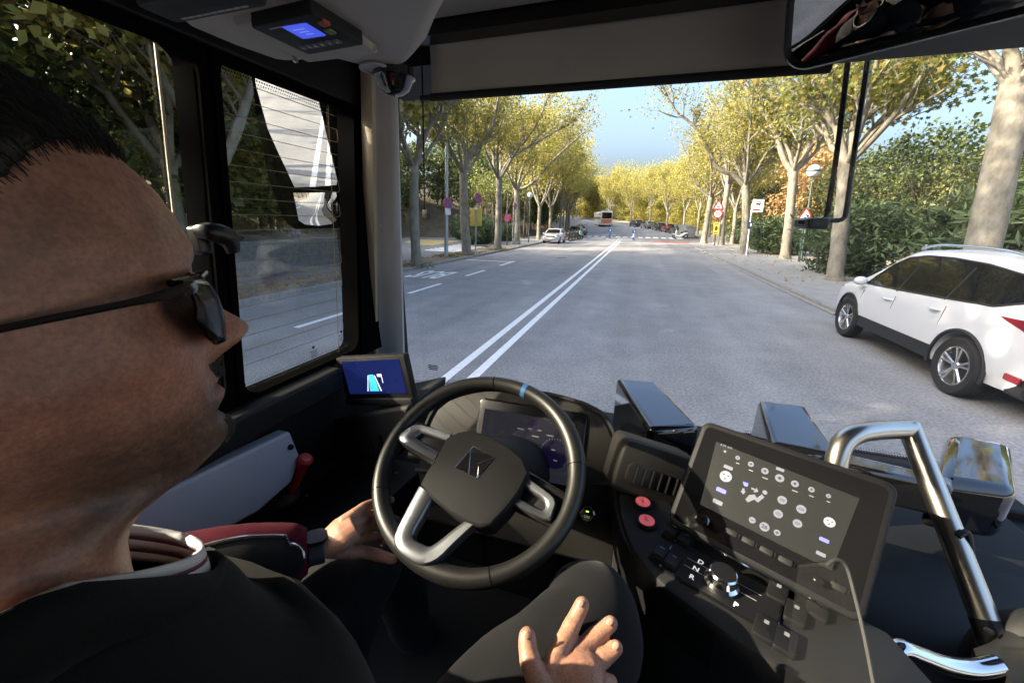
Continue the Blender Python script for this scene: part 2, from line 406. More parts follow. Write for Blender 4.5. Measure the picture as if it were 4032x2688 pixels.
def leaves(mb, c, n, sp, size, rg, shape=RH, up=.3):
    V, F = mb.v, mb.f; k = len(shape); fc = tuple(range(k))
    for _ in range(n):
        u, w, q = rg.gauss(0,1), rg.gauss(0,1), rg.gauss(0,1)
        p = Vector((c[0]+u*sp[0], c[1]+w*sp[1], c[2]+q*sp[2])); s = size*rg.uniform(.65, 1.35)
        a = rg.uniform(0, 6.283); el = rg.gauss(0, .7); ax = Vector((math.cos(a)*math.cos(el), math.sin(a)*math.cos(el), math.sin(el)))
        b = Vector((rg.gauss(0,1), rg.gauss(0,1), rg.gauss(0,1)+up)); b = b - b.dot(ax)*ax
        if b.length < 1e-3: continue
        b.normalize(); t = b.cross(ax); base = len(V)
        for x, y, z in shape: V.append(p + t*(x*s) + ax*(y*s) + b*(z*s))
        F.append(tuple(i+base for i in fc)); mb.m.append(0)
def branch(tr, ends, p, d, L, r, depth, rg, trop=.25, n=6):
    pts = [p.copy()]; rr = [r]; q = p.copy(); d = d.normalized(); k = 4
    for i in range(k):
        d = (d + Vector((rg.gauss(0,.16), rg.gauss(0,.16), rg.gauss(0,.12)+trop*.3))).normalized()
        q = q + d*(L/k); pts.append(q.copy()); rr.append(max(.008, r*(1-.62*(i+1)/k)))
    tr.tube(pts, rr, n=n)
    if depth <= 0: ends += [(pts[2], L), (pts[3], L), (pts[4], L)]; return
    for i in (1, 2, 3, 4):
        for _ in range(1 if i < 4 else 2):
            a = rg.uniform(0, 6.283); e = rg.uniform(.35, .9)
            side = Vector((math.cos(a), math.sin(a), rg.uniform(-.1, .6)))
            dd = (d*(1-e*.5) + side*e).normalized()
            branch(tr, ends, pts[i], dd, L*rg.uniform(.5, .75), rr[i]*.62, depth-1, rg, trop, max(4, n-1))
def put_tree(root, tr, lf, bark, leafm):
    tr.build('trunk', bark, root, sharp=60); lf.build('crown', leafm, root, flat=True)
TREE_N = [0]
def plane_tree(label, base, fork, r, limbs, seed, leafm=LEAF_GOLD, nl=34, ls=.15, shape=RH, sub=1, lsub=1.5, group='plane trees lining the road', spread=.36):
    """base, fork: points; limbs: polylines of points starting at the fork, with end radius"""
    rg = random.Random(seed); root = thing('plane_tree', label, 'tree', base, group)
    tr, lf, ends = MB(), MB(), []
    b = Vector(base); fk = Vector(fork); h = (fk-b)
    wob = Vector((rg.gauss(0,.05), rg.gauss(0,.05), 0))
    tr.tube([b-h*.03, b+h*.02, b+h*.08, b+h*.4+wob, b+h*.75+wob*.5, fk+h*.02], [r*1.5, r*1.32, r*1.08, r*.96, r*.9, r*.95], n=14, smooth=4, jit=.12, seed=seed)
    for pl, r0 in limbs:
        pts = [fk-h*.03]+[Vector(p) for p in pl]; n = len(pts)
        rr = [r0]+[max(.02, r0*(1-.75*(i+1)/(n))) for i in range(n-1)]
        tr.tube(pts, rr, n=9, smooth=4, jit=.1, seed=seed+3)
        sp, sr = spline(pts, rr, 4); m = len(sp)
        for i in range(int(m*.35), m, 2):
            d = (sp[min(i+1,m-1)]-sp[max(i-1,0)]).normalized()
            for _ in range(2):
                a = rg.uniform(0, 6.283); s = Vector((math.cos(a), math.sin(a), rg.uniform(0, .7)))
                branch(tr, ends, sp[i], d*.6+s*.8, lsub*rg.uniform(.7, 1.2), min(sr[i]*.6,.05), sub, rg, n=5)
    for p, L in ends: leaves(lf, p, max(1, int(nl*rg.uniform(.4, 1.5)/3)), (L*spread, L*spread, L*spread*.8), ls, rg, shape)
    put_tree(root, tr, lf, bark_plane, leafm); return root
def gen_plane(name, label, seed, H=9, fork=3.4, r=.2, n_limb=4, nl=30, ls=.17, leafm=LEAF_FAR, lean=.0, group='plane trees lining the road', reach=.9):
    rg = random.Random(seed); limbs = []
    for i in range(n_limb):
        a = 6.283*i/n_limb+rg.uniform(-.4,.4); R0 = rg.uniform(.7, 1.15)*reach*(H-fork)*.45
        pl = []
        for t in (.22,.5,.78,1.0): pl.append((math.cos(a)*R0*t**.8+lean*t, math.sin(a)*R0*t**.8, fork+(H-fork)*(t**1.15)*rg.uniform(.8,1.0)+.1))
        limbs.append((pl, r*.62))
    return plane_tree(label, (0,0,0), (0,0,fork), r, limbs, seed, leafm, nl, ls, sub=1, lsub=(H-fork)*.3, group=group, spread=.42)
def gen_bushy(name, label, seed, H, R, h0, leafm, n=70, per=60, ls=.2, rt=.14, bark=bark_dark, shape=RH, cat='tree', group=None, flat=1, stems=1):
    rg = random.Random(seed); root = thing(name, label, cat, (0,0,0), group); tr, lf = MB(), MB()
    for s in range(stems):
        o = Vector((0,0,0)) if stems == 1 else Vector((rg.gauss(0,R*.3), rg.gauss(0,R*.3), 0))
        top = Vector((rg.gauss(0,R*.15), rg.gauss(0,R*.15), H*.86))
        tr.tube([o-Vector((0,0,.2)), o+Vector((0,0,.2)), o*.7+top*.4+Vector((rg.gauss(0,.15), rg.gauss(0,.15), 0)), top], [rt*1.3, rt, rt*.7, rt*.15], n=7, smooth=3, jit=.1, seed=seed)
    for i in range(n):
        z = rg.random(); a = rg.uniform(0, 6.283); pr = math.sin(math.pi*(.12+.80*z))**.7; q = rg.random()**.45
        c = Vector((math.cos(a)*R*pr*q, math.sin(a)*R*pr*q*flat, h0+(H-h0)*z)); s = R*rg.uniform(.12, .25)
        if i % 3 == 0: tr.tube([Vector((c.x*.1, c.y*.1, max(h0*.8, c.z-R*.5))), c], [rt*.3, .01], n=4)
        leaves(lf, c, int(per*rg.uniform(.5,1.4)), (s, s, s*.55), ls, rg, shape)
    put_tree(root, tr, lf, bark, leafm); return root
TILT = Vector((0,0,1)).rotation_difference(GUP).to_matrix()
def on_gup(base, h): return Vector(base) + GUP*h
def px_tree(label, basepx, forkpx, r, limbs, seed, Y=None, X=None, dyr=1.6, **kw):
    base = PZ(*basepx, .1) if X is None else X
    rg = random.Random(seed*7+1)
    base = Vector(base); base.z = max(base.z, .05) if X is None else base.z
    fk = PY(*forkpx, base.y+.5)
    out = []
    for pl, r0 in limbs:
        dy = rg.uniform(-dyr, dyr); n = len(pl)
        out.append(([PY(p[0], p[1], fk.y+(dy+.8)*(i+1)/n) for i, p in enumerate(pl)], r0))
    # limbs that grow towards and away from the viewer, so that the crown is round
    h = (fk-base).length
    for s in (-1, 1):
        for a in (-.5, .5):
            pts = [fk+Vector((a*t*2.2, s*(.5+t*2.6), t*(3.0+rg.uniform(0,1.5)))) for t in (.3,.6,1.0)]
            out.append((pts, r*.42))
    return plane_tree(label, base, fk, r, out, seed, **kw)
px_tree('pale plane tree on the verge nearest the windscreen pillar', (1640,1046), (1630,650), .21,
    [([(1600,590),(1570,500),(1555,380),(1530,230)], .13), ([(1662,570),(1692,495),(1740,440),(1800,365),(1830,240)], .13), ([(1648,560),(1640,450),(1655,330),(1650,120)], .10)], 11, nl=32, ls=.135)
px_tree('plane tree between the grey lamp post and the yellow sign', (1838,1003), (1825,680), .27,
    [([(1798,640),(1765,590),(1735,555),(1700,500),(1655,400)], .14), ([(1850,610),(1880,580),(1930,530),(1960,400),(1990,230)], .15), ([(1832,600),(1800,500),(1790,380),(1800,180)], .13)], 12, nl=32, ls=.135)
px_tree('third plane tree along the verge with a steep V fork', (1960,982), (1965,702), .24,
    [([(1948,670),(1944,600),(1950,500),(1958,350),(1962,180)], .13), ([(1995,660),(2030,600),(2080,540),(2135,440),(2190,290)], .13), ([(1998,640),(2060,590),(2150,540),(2270,470)], .11)], 13, nl=32, ls=.135)
px_tree('plane tree beside the white parked hatchback with a long low limb', (2035,962), (2034,745), .27,
    [([(2020,720),(2013,650),(2025,560),(2040,450)], .14), ([(2050,690),(2068,635),(2110,560),(2200,490)], .14), ([(2070,737),(2112,708),(2155,655),(2215,595),(2300,520)], .15)], 14, nl=32, ls=.135)
px_tree('plane tree behind the bonnet of the white suv, forking behind the bent black rods', (3285,1106), (3335,640), .25,
    [([(3310,570),(3292,500),(3245,442),(3200,425),(3205,310),(3225,190)], .16), ([(3368,500),(3400,340),(3440,150)], .2), ([(3400,560),(3455,490),(3540,400),(3650,300),(3770,200)], .13), ([(3440,520),(3520,470),(3600,430)], .07)], 21, ls=.17, shape=STAR, leafm=LEAF_MIX, nl=20, dyr=1.0)
px_tree('plane tree beside the speed bump warning sign', (3090,1020), (3125,672), .26,
    [([(3085,625),(3052,520),(3000,430),(2940,350),(2900,270)], .18), ([(3108,600),(3075,540),(3040,430),(3010,330)], .12), ([(3170,615),(3205,500),(3222,410),(3212,320),(3235,230)], .18), ([(3205,605),(3255,520),(3330,455)], .11)], 22, leafm=LEAF_MIX, nl=24, ls=.14)
px_tree('plane tree beside the bus stop pole with one horizontal limb', (2925,1000), (2935,728), .27,
    [([(2890,692),(2842,672),(2812,640),(2790,585),(2730,495),(2655,430),(2610,340)], .17), ([(2965,692),(3005,650),(3065,615)], .13), ([(2930,640),(2918,520),(2900,400)], .14), ([(2945,640),(2960,500),(2990,380)], .1)], 23, leafm=LEAF_GOLD, nl=27, ls=.14)
px_tree('leaning plane tree in front of the thirty limit sign', (2770,957), (2800,775), .30,
    [([(2765,752),(2738,722),(2722,650),(2680,560)], .14), ([(2842,752),(2872,690),(2905,600)], .14), ([(2800,690),(2790,600),(2760,480)], .12)], 24, nl=28, ls=.14)
px_tree('plane tree behind the thirty limit sign', (2838,966), (2868,722), .28,
    [([(2858,640),(2838,540),(2825,430)], .16), ([(2900,690),(2925,640),(2940,540)], .13)], 25, nl=28, ls=.14)
b0 = PX(3852,1010,7.7); b0 = b0 - GUP*1.36
px_tree('thick plane trunk rising behind the roof of the white suv', None, (4010,330), .31,
    [([(3990,240),(3960,150),(3900,60)], .14), ([(4060,230),(4100,60)], .2), ([(3960,300),(3900,230),(3850,150)], .05)], 26, X=b0, leafm=LEAF_MIX, shape=STAR, ls=.17, nl=8, dyr=.6)
# plane trees of the row beside the bus, and rows added to shade the road
rot = Matrix.Identity(3)
gp = [gen_plane('plane_tree', 'plane tree farther along the avenue', 40+i, H=10.2+.5*i, fork=3.3+.2*i, nl=34, ls=.23, r=.2) for i in range(4)]
TG = 'distant plane trees of the avenue'
def place(src, first, loc, rz, label, group, s=1):
    if first: src.location = loc; src.rotation_euler = (TILT @ Matrix.Rotation(rz, 3, 'Z')).to_euler(); src.scale = (s,)*3; src['label'] = label; src['group'] = group; return src
    return clone(src, loc, rz, label, group, s, TILT)
rg = random.Random(5); usedt = set()
def put_plane(x, y, s=1, label='golden plane tree farther along the avenue', group=TG, k=None):
    k = rg.randrange(4) if k is None else k
    place(gp[k], k not in usedt, (x+sx(y), y, gz(max(0,y))), rg.uniform(0,6.28), label, group, s*rg.uniform(.92,1.08)); usedt.add(k)
NG = 'plane trees beside the bus'
put_plane(-10.4, 13.0, .95, 'plane tree on the verge hidden by the windscreen pillar', NG)
put_plane(-10.6, 7.6, .95, 'plane tree on the verge behind the window divider', NG)
put_plane(-10.6, 2.2, .95, 'plane tree on the verge level with the driver', NG)
for y, lb in ((-2.6,'tall plane tree added behind the stone wall to dapple the cab'),(4.2,'second tall plane tree added behind the stone wall for shade'),(9.0,'third tall plane tree added behind the stone wall for shade')): put_plane(-14.6, y, 1.12, lb, NG)  # added row: shades the near road and dapples the sun in the cab
for y in (-13,-19,-25,-31,-38,-46): put_plane(-10.8, y, 1.05, 'plane tree of a row added behind the bus to shade the mirrored road', 'plane trees added behind the bus')  # added row: shades the road that the outside mirror reflects
for i, y in enumerate((44, 50, 57, 64, 71, 79, 87, 96, 106, 118, 132)): put_plane(-10.8, y, 1.0)
for i, y in enumerate((46, 53, 60, 67, 75, 84, 93, 103, 114, 127)): put_plane(9.3, y, 1.0)
for x, y in ((-9,112),(-3,118),(3,124),(8,134),(-14,126),(-2,138),(14,118),(22,104),(28,118),(4,150),(16,146),(-20,150)): put_plane(x, y, 1.1)
FB = 'dense trees closing the far end of the avenue'
fb = gen_bushy('far_tree', 'dense golden tree closing the far end of the avenue', 95, 10.5, 4.2, .3, LEAF_FAR, n=120, per=42, ls=.42, rt=.2, group=FB); firstfb = True
for i in range(46):
    y = rg.uniform(112, 175); x = sx(y)+rg.choice((-1,1))*rg.uniform(9.5,16) if i < 16 else rg.uniform(-30, 75)
    if abs(x-sx(y)) < 9: continue
    l = (x, y, gz(y)-.3)
    if firstfb: fb.location = l; firstfb = False
    else: clone(fb, l, rg.uniform(0,6.28), scale=rg.uniform(.85,1.25), tilt=TILT)
for i in range(22):
    y = 45+3.4*i; l = (sx(y)+13.5+rg.uniform(-.8,5), y, gz(y)); clone(fb, l, rg.uniform(0,6.28), 'golden understorey tree behind the row of plane trees', 'understorey behind the plane trees', rg.uniform(.45,.7), TILT)
# wooded slope
FG = 'trees of the wood on the slope'
fl = 'dark green tree in the wood on the slope'
fv = [gen_bushy('forest_tree', fl, 60+i, 8.2+i*.7, 2.5+.15*i, 1.6, (LEAF_GREEN, LEAF_OLIVE, LEAF_GREEN, LEAF_OLIVE)[i], n=75, per=46, ls=.30, rt=.13) for i in range(4)]
uf = set()
def put_forest(x, y, s, label=fl, group=FG, k=None):
    k = rg.randrange(4) if k is None else k
    place(fv[k], k not in uf, (x, y, hill(x, y)-.1), rg.uniform(0,6.28), label, group, s); uf.add(k)
for i in range(150):
    y = rg.uniform(-14, 120); x = sx(y)-14.2-13*sm(17,21,y)*(1-sm(44,54,y))-abs(rg.gauss(0, 9))-rg.uniform(0,2)
    s = rg.uniform(.75, 1.25)
    if y < 5: s = min(s, .85); 
    t = (.2-x)/.8; cyy, czz = .8-.33*t, 1.5+.5*t     # let the low sun reach the cab through a gap
    if abs(y-cyy) < 3.6 and hill(x,y)+10*s > czz-1.2: s = max(.35, min(s, (czz-1.6-hill(x,y))/10.2))
    put_forest(x, y, s)
for y in (53,56,60,63,68,72,77,83,90,98): put_forest(-14.5+sx(y)-rg.uniform(0,2), y, 1.0)
# slim bare trunks at the edge of the wood
WG = 'slim bare trunks at the edge of the wood'; first = None
for i in range(16):
    y = rg.uniform(38, 58) if i > 8 else rg.uniform(38, 48); x = -13.2-rg.uniform(0, 5)
    if first is None:
        first = thing('slim_tree', 'slim bare trunk at the edge of the wood', 'tree', (0,0,0), WG); m = MB(); m.tube([(0,0,-.2),(.05,0,1.5),(.2,.1,4),(.1,.2,6.5)], [.11,.09,.07,.03], n=7, smooth=3)
        m.tube([(.12,.05,3),(.6,.2,4.4),(.8,.3,5.6)], [.05,.035,.015], n=5, smooth=2); m.build('trunk', bark_dark, first)
        lf = MB(); leaves(lf, (.3,.2,6), 260, (.7,.7,.6), .2, rg); lf.build('crown', LEAF_OLIVE, first, flat=True); first.location = (x, y, hill(x, y))
    else: clone(first, (x, y, hill(x, y)), rg.uniform(0,6.28), scale=rg.uniform(.8,1.15), tilt=TILT)
# park on the other side: evergreen and turning trees
PG = 'evergreen trees of the park'
ev = gen_bushy('park_tree', 'large rounded evergreen tree towering behind the white suv', 80, 8.3, 4.6, 1.6, LEAF_OLIVE, n=190, per=58, ls=.19, rt=.22); ev.location = (16.5, 19.5, .1)
e2 = gen_bushy('park_tree', 'evergreen park tree partly behind the bent black rods', 81, 6.8, 3.4, 1.2, LEAF_GREEN, n=130, per=55, ls=.19, rt=.18); e2.location = (15, 29, .1)
clone(e2, (21, 24, .1), 2.1, 'evergreen park tree behind the large rounded one', PG, 1.3)
clone(ev, (22, 12.5, .1), 1.2, 'evergreen tree at the edge of the picture behind the thick plane trunk', PG, 1.0)
clone(e2, (17, 41, .1), .7, 'evergreen park tree between the bus stop sign and the speed bump sign', PG, 1.1)
clone(e2, (13.5, 50, .1), 2.7, 'dark evergreen tree behind the leaning plane tree', PG, .85)
clone(e2, (30, 26, .1), 3.1, 'evergreen tree far behind the suv roof', PG, 1.2)
clone(e2, (27, 40, .1), 1.1, 'evergreen tree at the back of the park', PG, 1.2)
clone(e2, (27, 34, .1), 4, 'evergreen tree deep in the park', PG, 1.25)
oo = gen_bushy('orange_tree', 'orange autumn tree behind the thirty limit sign', 84, 8.4, 2.8, 1.0, LEAF_ORANGE, n=110, per=50, ls=.22, rt=.15); oo.location = (13.6, 43.5, .1)
o2 = clone(oo, (18.5, 50, .1), 1, 'orange autumn tree half hidden deep in the park', scale=.95)
gg = 'golden trees deep in the park'
for x, y in ((20,58),(14,66),(20,72),(26,80),(30,92),(17,60),(23,68)): put_plane(x, y, .95, 'golden tree deep in the park', gg)
# shrubs
BG = 'shrubs along the park edge'
bu = gen_bushy('oleander_bush', 'bushy oleander between two plane trees in front of the suv', 90, 2.1, 1.5, .1, LEAF_BUSH, n=90, per=60, ls=.24, rt=.025, shape=LANCE, cat='shrub', stems=5)
bu.location = (9.0, 20.4, .12); bu.scale = (1.3,)*3
clone(bu, (10.6, 15.4, .12), 1.3, 'wide oleander behind the bonnet of the suv', BG, 1.45)
clone(bu, (9.6, 32.6, .12), 2.2, 'oleander at the foot of the bus stop pole', BG, 1.15)
clone(bu, (9.6, 38.0, .12), 3.2, 'oleander beside the leaning plane tree', BG, 1.0)
clone(bu, (15.5, 13.5, .12), .3, 'oleander under the thick plane trunk', BG, 1.35)
clone(bu, (19.5, 16, .12), 4.3, 'oleander deep behind the suv roof', BG, 1.5)
clone(bu, (15.5, 23, .12), 5.3, 'oleander under the large rounded evergreen', BG, 1.2)
clone(bu, (13, 37.5, .12), 5, 'low shrub behind the park bench', BG, .9)
clone(bu, (16, 36, .12), 2, 'low shrub farther behind the park bench', BG, .9)
clone(bu, (10.5, 47, .12), .8, 'shrub behind the parked white scooter', BG, 1.1)
for i, (x, y, s) in enumerate(((-13.4,33,1.0),(-14.5,36,1.1),(-16,38,1.2),(-18.5,41,1.2),(-13.2,40,.8))):
    clone(bu, (x, y, .05), i*1.7, 'dark shrub at the foot of the wood by the side road', 'shrubs at the foot of the wood', s)
# weeds at the foot of the verge trees
grass_m = mat('weed_green', (.1,.13,.03), .7, island=[(.08,.11,.02),(.15,.17,.04),(.20,.18,.06)], trans=.3)
w = MB()
for bx, by in ((1640,1046),(1838,1003),(1755,1009),(1960,985)):
    p = PZ(bx, by, .1); leaves(w, p+Vector((0,0,.04)), 260, (.42,.35,.05), .13, rg, LANCE)
for i in range(120): leaves(w, (rg.uniform(-11.4,-9.6), rg.uniform(3,30), .12), 7, (.15,.15,.03), .08, rg, LANCE)
wo = w.build('verge_weeds', grass_m, flat=True); wo['kind'] = 'stuff'; wo['label'] = 'low green weeds on the verge soil'
# fallen leaves
fl_ = MB()
for i in range(1500):
    s = rg.random()
    if s < .5: x, y, z = rg.uniform(-11.5,-9.4), rg.uniform(2,31), .125
    else: x, y, z = rg.uniform(5.2,16), rg.uniform(4,40), .145
    leaves(fl_, (x, y, z), 1, (0,0,.004), .11, rg, RH, up=9)
fo = fl_.build('fallen_leaves', LEAF_ORANGE, flat=True); fo['kind'] = 'stuff'; fo['label'] = 'fallen autumn leaves scattered beside the kerbs'
# ================================================================ vehicles and street furniture
car_white = mat('car_paint_white', (.66,.67,.69), .28, coat=1, spec=.5)
car_dark = mat('car_paint_dark', (.03,.032,.04), .3, coat=1); car_red = mat('car_paint_maroon', (.12,.02,.02), .3, coat=1); car_grey = mat('car_paint_grey', (.16,.17,.18), .3, coat=1)
car_glass = mat('car_glass', (.006,.007,.008), .03, spec=.45)
black_pl = mat('black_plastic', (.018,.018,.019), .55, bump=.1, bs=200)
rubber = mat('tyre_rubber', (.015,.015,.016), .85, bump=.3, bs=80)
alloy = mat('alloy_rim', (.55,.55,.56), .25, metal=.9); chrome = mat('chrome', (.75,.75,.76), .12, metal=1)
lamp_red = mat('tail_lamp_red', (.20,.010,.012), .12, coat=1); lamp_clear = mat('headlamp_clear', (.6,.63,.66), .1, metal=.5, coat=1); plate_m = mat('number_plate', (.75,.75,.72), .5)
def interp(tab, y):
    if y <= tab[0][0]: return tab[0][1]
    for (a, za), (b, zb) in zip(tab, tab[1:]):
        if y <= b:
            t = (y-a)/(b-a); return za+(zb-za)*t
    return tab[-1][1]
def smooth_tab(tab, k=.05):
    return lambda y: sum(interp(tab, y+d*k)*w for d, w in ((-2,.1),(-1,.2),(0,.4),(1,.2),(2,.1)))
def wheel_set(root, axles, xs, R, Wd=.2, spokes=5):
    for ya in axles:
        for s in (-1, 1):
            M = Matrix.Translation((s*xs, ya, R)) @ Matrix.Rotation(s*rad(90), 4, 'Y')
            t = MB(); pr = [(R*.64,-Wd*.5),(R*.9,-Wd*.5),(R*.985,-Wd*.36),(R,-Wd*.2),(R,Wd*.2),(R*.985,Wd*.36),(R*.92,Wd*.49),(R*.72,Wd*.46),(R*.66,Wd*.4)]
            t.lathe(pr, M, 32, cap=False); w = t.build('wheel', rubber, root)
            r = MB(); r.lathe([(R*.665,-Wd*.4),(R*.665,Wd*.42),(R*.63,Wd*.44),(R*.60,Wd*.30),(R*.58,-Wd*.1)], M, 32, cap=False)
            for k in range(spokes):
                for off in (-.17, .17):
                    a = 6.2832*k/spokes+off; a2 = 6.2832*k/spokes+off*.5
                    p0 = Vector((math.cos(a2)*R*.12, math.sin(a2)*R*.12, Wd*.28)); p1 = Vector((math.cos(a)*R*.63, math.sin(a)*R*.63, Wd*.36))
                    r.tube([M @ p0, M @ ((p0+p1)/2), M @ p1], [R*.05, R*.045, R*.05], n=6)
            r.lathe([(0,Wd*.36),(R*.13,Wd*.36),(R*.16,Wd*.3),(R*.16,Wd*.1)], M, 16); r.build('rim', alloy, w)
            d = MB(); d.lathe([(0,-.02),(R*.6,-.02),(R*.6,-.04),(0,-.04)], M, 20); d.build('brake_disc', black_pl, w)
def car(name, label, paint_m, L0=-2.3, L1=2.22, HW=.92, top=None, belt=None, dlo=None, ax=1.345, R=.36, suv=True, group=None, front=True):
    root = thing(name, label, 'car', (0,0,0), group)
    zt = smooth_tab(top); be = smooth_tab(belt); rings = []
    N = 44; ys = [L0+(L1-L0)*(.5-.5*math.cos(math.pi*i/N)) for i in range(N+1)]
    def Wd(y): u = (2*(y-L0)/(L1-L0)-1); return HW*(1-.14*abs(u)**7-.05*max(0,u)**3)
    def half(y):
        u = abs(2*(y-L0)/(L1-L0)-1); e = max(0, (u-.9)/.1); W = Wd(y)*(1-.10*e*e); b = be(y); t = max(zt(y), b+.02); zb = .26+.14*e*e; md = .58
        g = lambda z: W*.955-.30*(z-b)
        P = [(0,zb),(W*.78,zb),(W*.94,zb+.05),(W*.985,zb+.2),(W,md),(W*.992,(md+b)*.5+.05),(W*.985,b-.06),(W*.955,b)]
        if t-b > .12: P += [(g(b+(t-b)*.4), b+(t-b)*.4), (g(b+(t-b)*.75), b+(t-b)*.75), (g(t)-.01, t-.065), (g(t)-.075, t-.02), (g(t)*.5, t-.004), (0, t)]
        else: P += [(W*.9, b+(t-b)*.5), (W*.82, b+(t-b)*.75), (W*.7, b+(t-b)*.9), (W*.55, t-.004), (W*.3, t), (0, t)]
        return P
    for y in ys:
        h = half(y); rings.append([Vector((x,y,z)) for x,z in h]+[Vector((-x,y,z)) for x,z in h[-2:0:-1]])
    bm = MB(); bm.loft(rings); bm.f = [tuple(reversed(f)) for f in bm.f]
    body = bm.build('body', paint_m, None, sharp=50)
    for ya in (-ax, ax):
        c = MB(); c.lathe([(R*1.16,-2),(R*1.16,2)], Matrix.Translation((0,ya,R*1.02)) @ Matrix.Rotation(rad(90),4,'Y'), 40); co = c.build('cut', paint_m)
        inner = MB(); inner.box((-HW*.62,ya-.6,.1),(HW*.62,ya+.6,1.2)); io = inner.build('cut', paint_m)
        m = co.modifiers.new('b','BOOLEAN'); m.operation='DIFFERENCE'; m.object=io; m.solver='EXACT'
        m = body.modifiers.new('b','BOOLEAN'); m.operation='DIFFERENCE'; m.object=co; m.solver='EXACT'
    dg = bpy.context.evaluated_depsgraph_get(); me = bpy.data.meshes.new_from_object(body.evaluated_get(dg))
    for o in [o for o in bpy.data.objects if o.name.startswith('cut')]+[body]: bpy.data.objects.remove(o)
    me.polygons.foreach_set('use_smooth', [True]*len(me.polygons)); me.set_sharp_from_angle(angle=rad(40))
    link('body', me, root)
    G = lambda y, z: Wd(y)*.955-.30*(z-be(y))
    SX = lambda y, z: G(y,z) if z > be(y) else Wd(y)*(.992 if z > .6 else .985)
    wheel_set(root, (-ax, ax), HW-.115, R)
    for s in (-1, 1):
        poly = [Vector((s*(G(y,z)+.006), y, z)) for y, z in dlo]
        ymin, ymax = min(p[0] for p in dlo), max(p[0] for p in dlo); NS_ = 40; rows = []
        def span(y):
            zz = []
            for (ya, za), (yb, zb) in zip(dlo, dlo[1:]+dlo[:1]):
                if (ya-y)*(yb-y) <= 0 and ya != yb: zz.append(za+(zb-za)*(y-ya)/(yb-ya))
            return min(zz), max(zz)
        for i in range(NS_+1):
            y = ymin+.004+(ymax-ymin-.008)*i/NS_; z0, z1 = span(y); rows.append([Vector((s*(G(y,z0+(z1-z0)*k/4)+.006), y, z0+(z1-z0)*k/4)) for k in range(5)])
        g = MB(); g.loft(rows, closed=False)
        if s > 0: g.f = [tuple(reversed(f)) for f in g.f]
        w = g.build('side_window', car_glass, root)
        tr = MB(); cl = poly+[poly[0]]; tr.tube(cl, .011, n=6); tr.build('window_trim', black_pl if suv else chrome, w)
        for yb in ((.12,.20),(-.86,-.78)) if suv else ((.05,.12),(-.8,-.74)):
            q = MB(); q.loft([[Vector((s*(G(y,z)+.007), y+dy, z)) for dy in (0,.03)] for y, z in ((yb[0],be(yb[0])-.0),(yb[0]-.12,be(yb[0])+.42))], closed=False); q.build('window_pillar', black_pl, w)
        for yl in ((.98,.30),(.10,.30),(-.92,.42)):
            q = MB(); q.tube([Vector((s*(SX(yl[0],z)+.0005), yl[0]-(.04 if z > .8 else 0), z)) for z in (yl[1],.45,.6,.8,be(yl[0])-.07)], .0045, n=4); q.build('door_gap', black_pl, root)
        for yh in (.22, -.80):
            z = be(yh)-.13; q = MB(); x = SX(yh,z); q.tube([(s*(x-.01),yh+.10,z),(s*(x+.03),yh+.08,z),(s*(x+.034),yh-.06,z+.005),(s*(x-.01),yh-.09,z+.005)], [.012,.014,.014,.012], n=8, smooth=3); q.build('door_handle', paint_m, root)
        q = MB(); c = Vector((s*(HW*.955+.10), .98, be(.98)+.07)); q.sphere((0,0,0), (.10,.07,.075), 14, 8, Matrix.Translation(c)); q.box((s*HW*.86-.0,.95,be(.98)-.01),(s*(HW*.955+.08),1.0,be(.98)+.03)); q.build('wing_mirror', paint_m, root)
        sl = MB(); sl.loft([[Vector((s*(SX(y,z)+.004 if z > .3 else HW*.7), y, z)) for z in (.24,.32,.44,.50)] for y in [-ax+R*1.2+i*(2*ax-R*2.4)/8 for i in range(9)]], closed=False)
        if s > 0: sl.f = [tuple(reversed(f)) for f in sl.f]
        if suv: sl.build('sill_cladding', black_pl, root)
        if suv:
            for ya in (-ax, ax):
                a = MB(); pts = []
                for k in range(13):
                    an = math.pi*(-.06+1.12*k/12); y, z = ya+math.cos(an)*R*1.19, R*1.02+math.sin(an)*R*1.19
                    pts.append((s*(SX(y,min(z,.62))+.0), y, z))
                a.tube(pts, .022, n=6, smooth=2); a.build('arch_cladding', black_pl, root)
            r = MB(); yr = [-1.62,-1.2,-.6,0,.28]; r.tube([Vector((s*(G(y,zt(y)-.06)-.05), y, zt(y)+(.005 if y in (-1.62,.28) else .045))) for y in yr], .016, n=8, smooth=4); r.build('roof_rail', chrome, root)
        tl = [(-2.25,.93),(-2.22,1.03),(-2.0,1.07),(-1.72,1.065),(-1.80,1.03),(-1.98,.97),(-2.12,.88),(-2.22,.82)] if suv else [(L0+.06,.72),(L0+.08,.9),(L0+.3,.92),(L0+.22,.78)]
        q = MB(); out = [Vector((s*(SX(y,min(z,be(y)))+.006), y, z)) for y, z in tl]; inn = [Vector((p.x-s*.05, p.y, p.z)) for p in out]
        q.loft([inn, out] if s > 0 else [list(reversed(inn)), list(reversed(out))]); q.build('tail_lamp', lamp_red, root)
        hl = [(L1-.08,.68),(L1-.10,.80),(L1-.34,.88),(L1-.5,.87),(L1-.3,.72)]
        q = MB(); out = [Vector((s*(Wd(y)*(.985 if y < L1-.2 else .90)+.004), y, z)) for y, z in hl]; inn = [Vector((p.x-s*.16, p.y+(.04 if p.y > L1-.2 else 0), p.z)) for p in out]
        q.loft([inn, out] if s > 0 else [list(reversed(inn)), list(reversed(out))]); q.build('headlamp', lamp_clear, root)
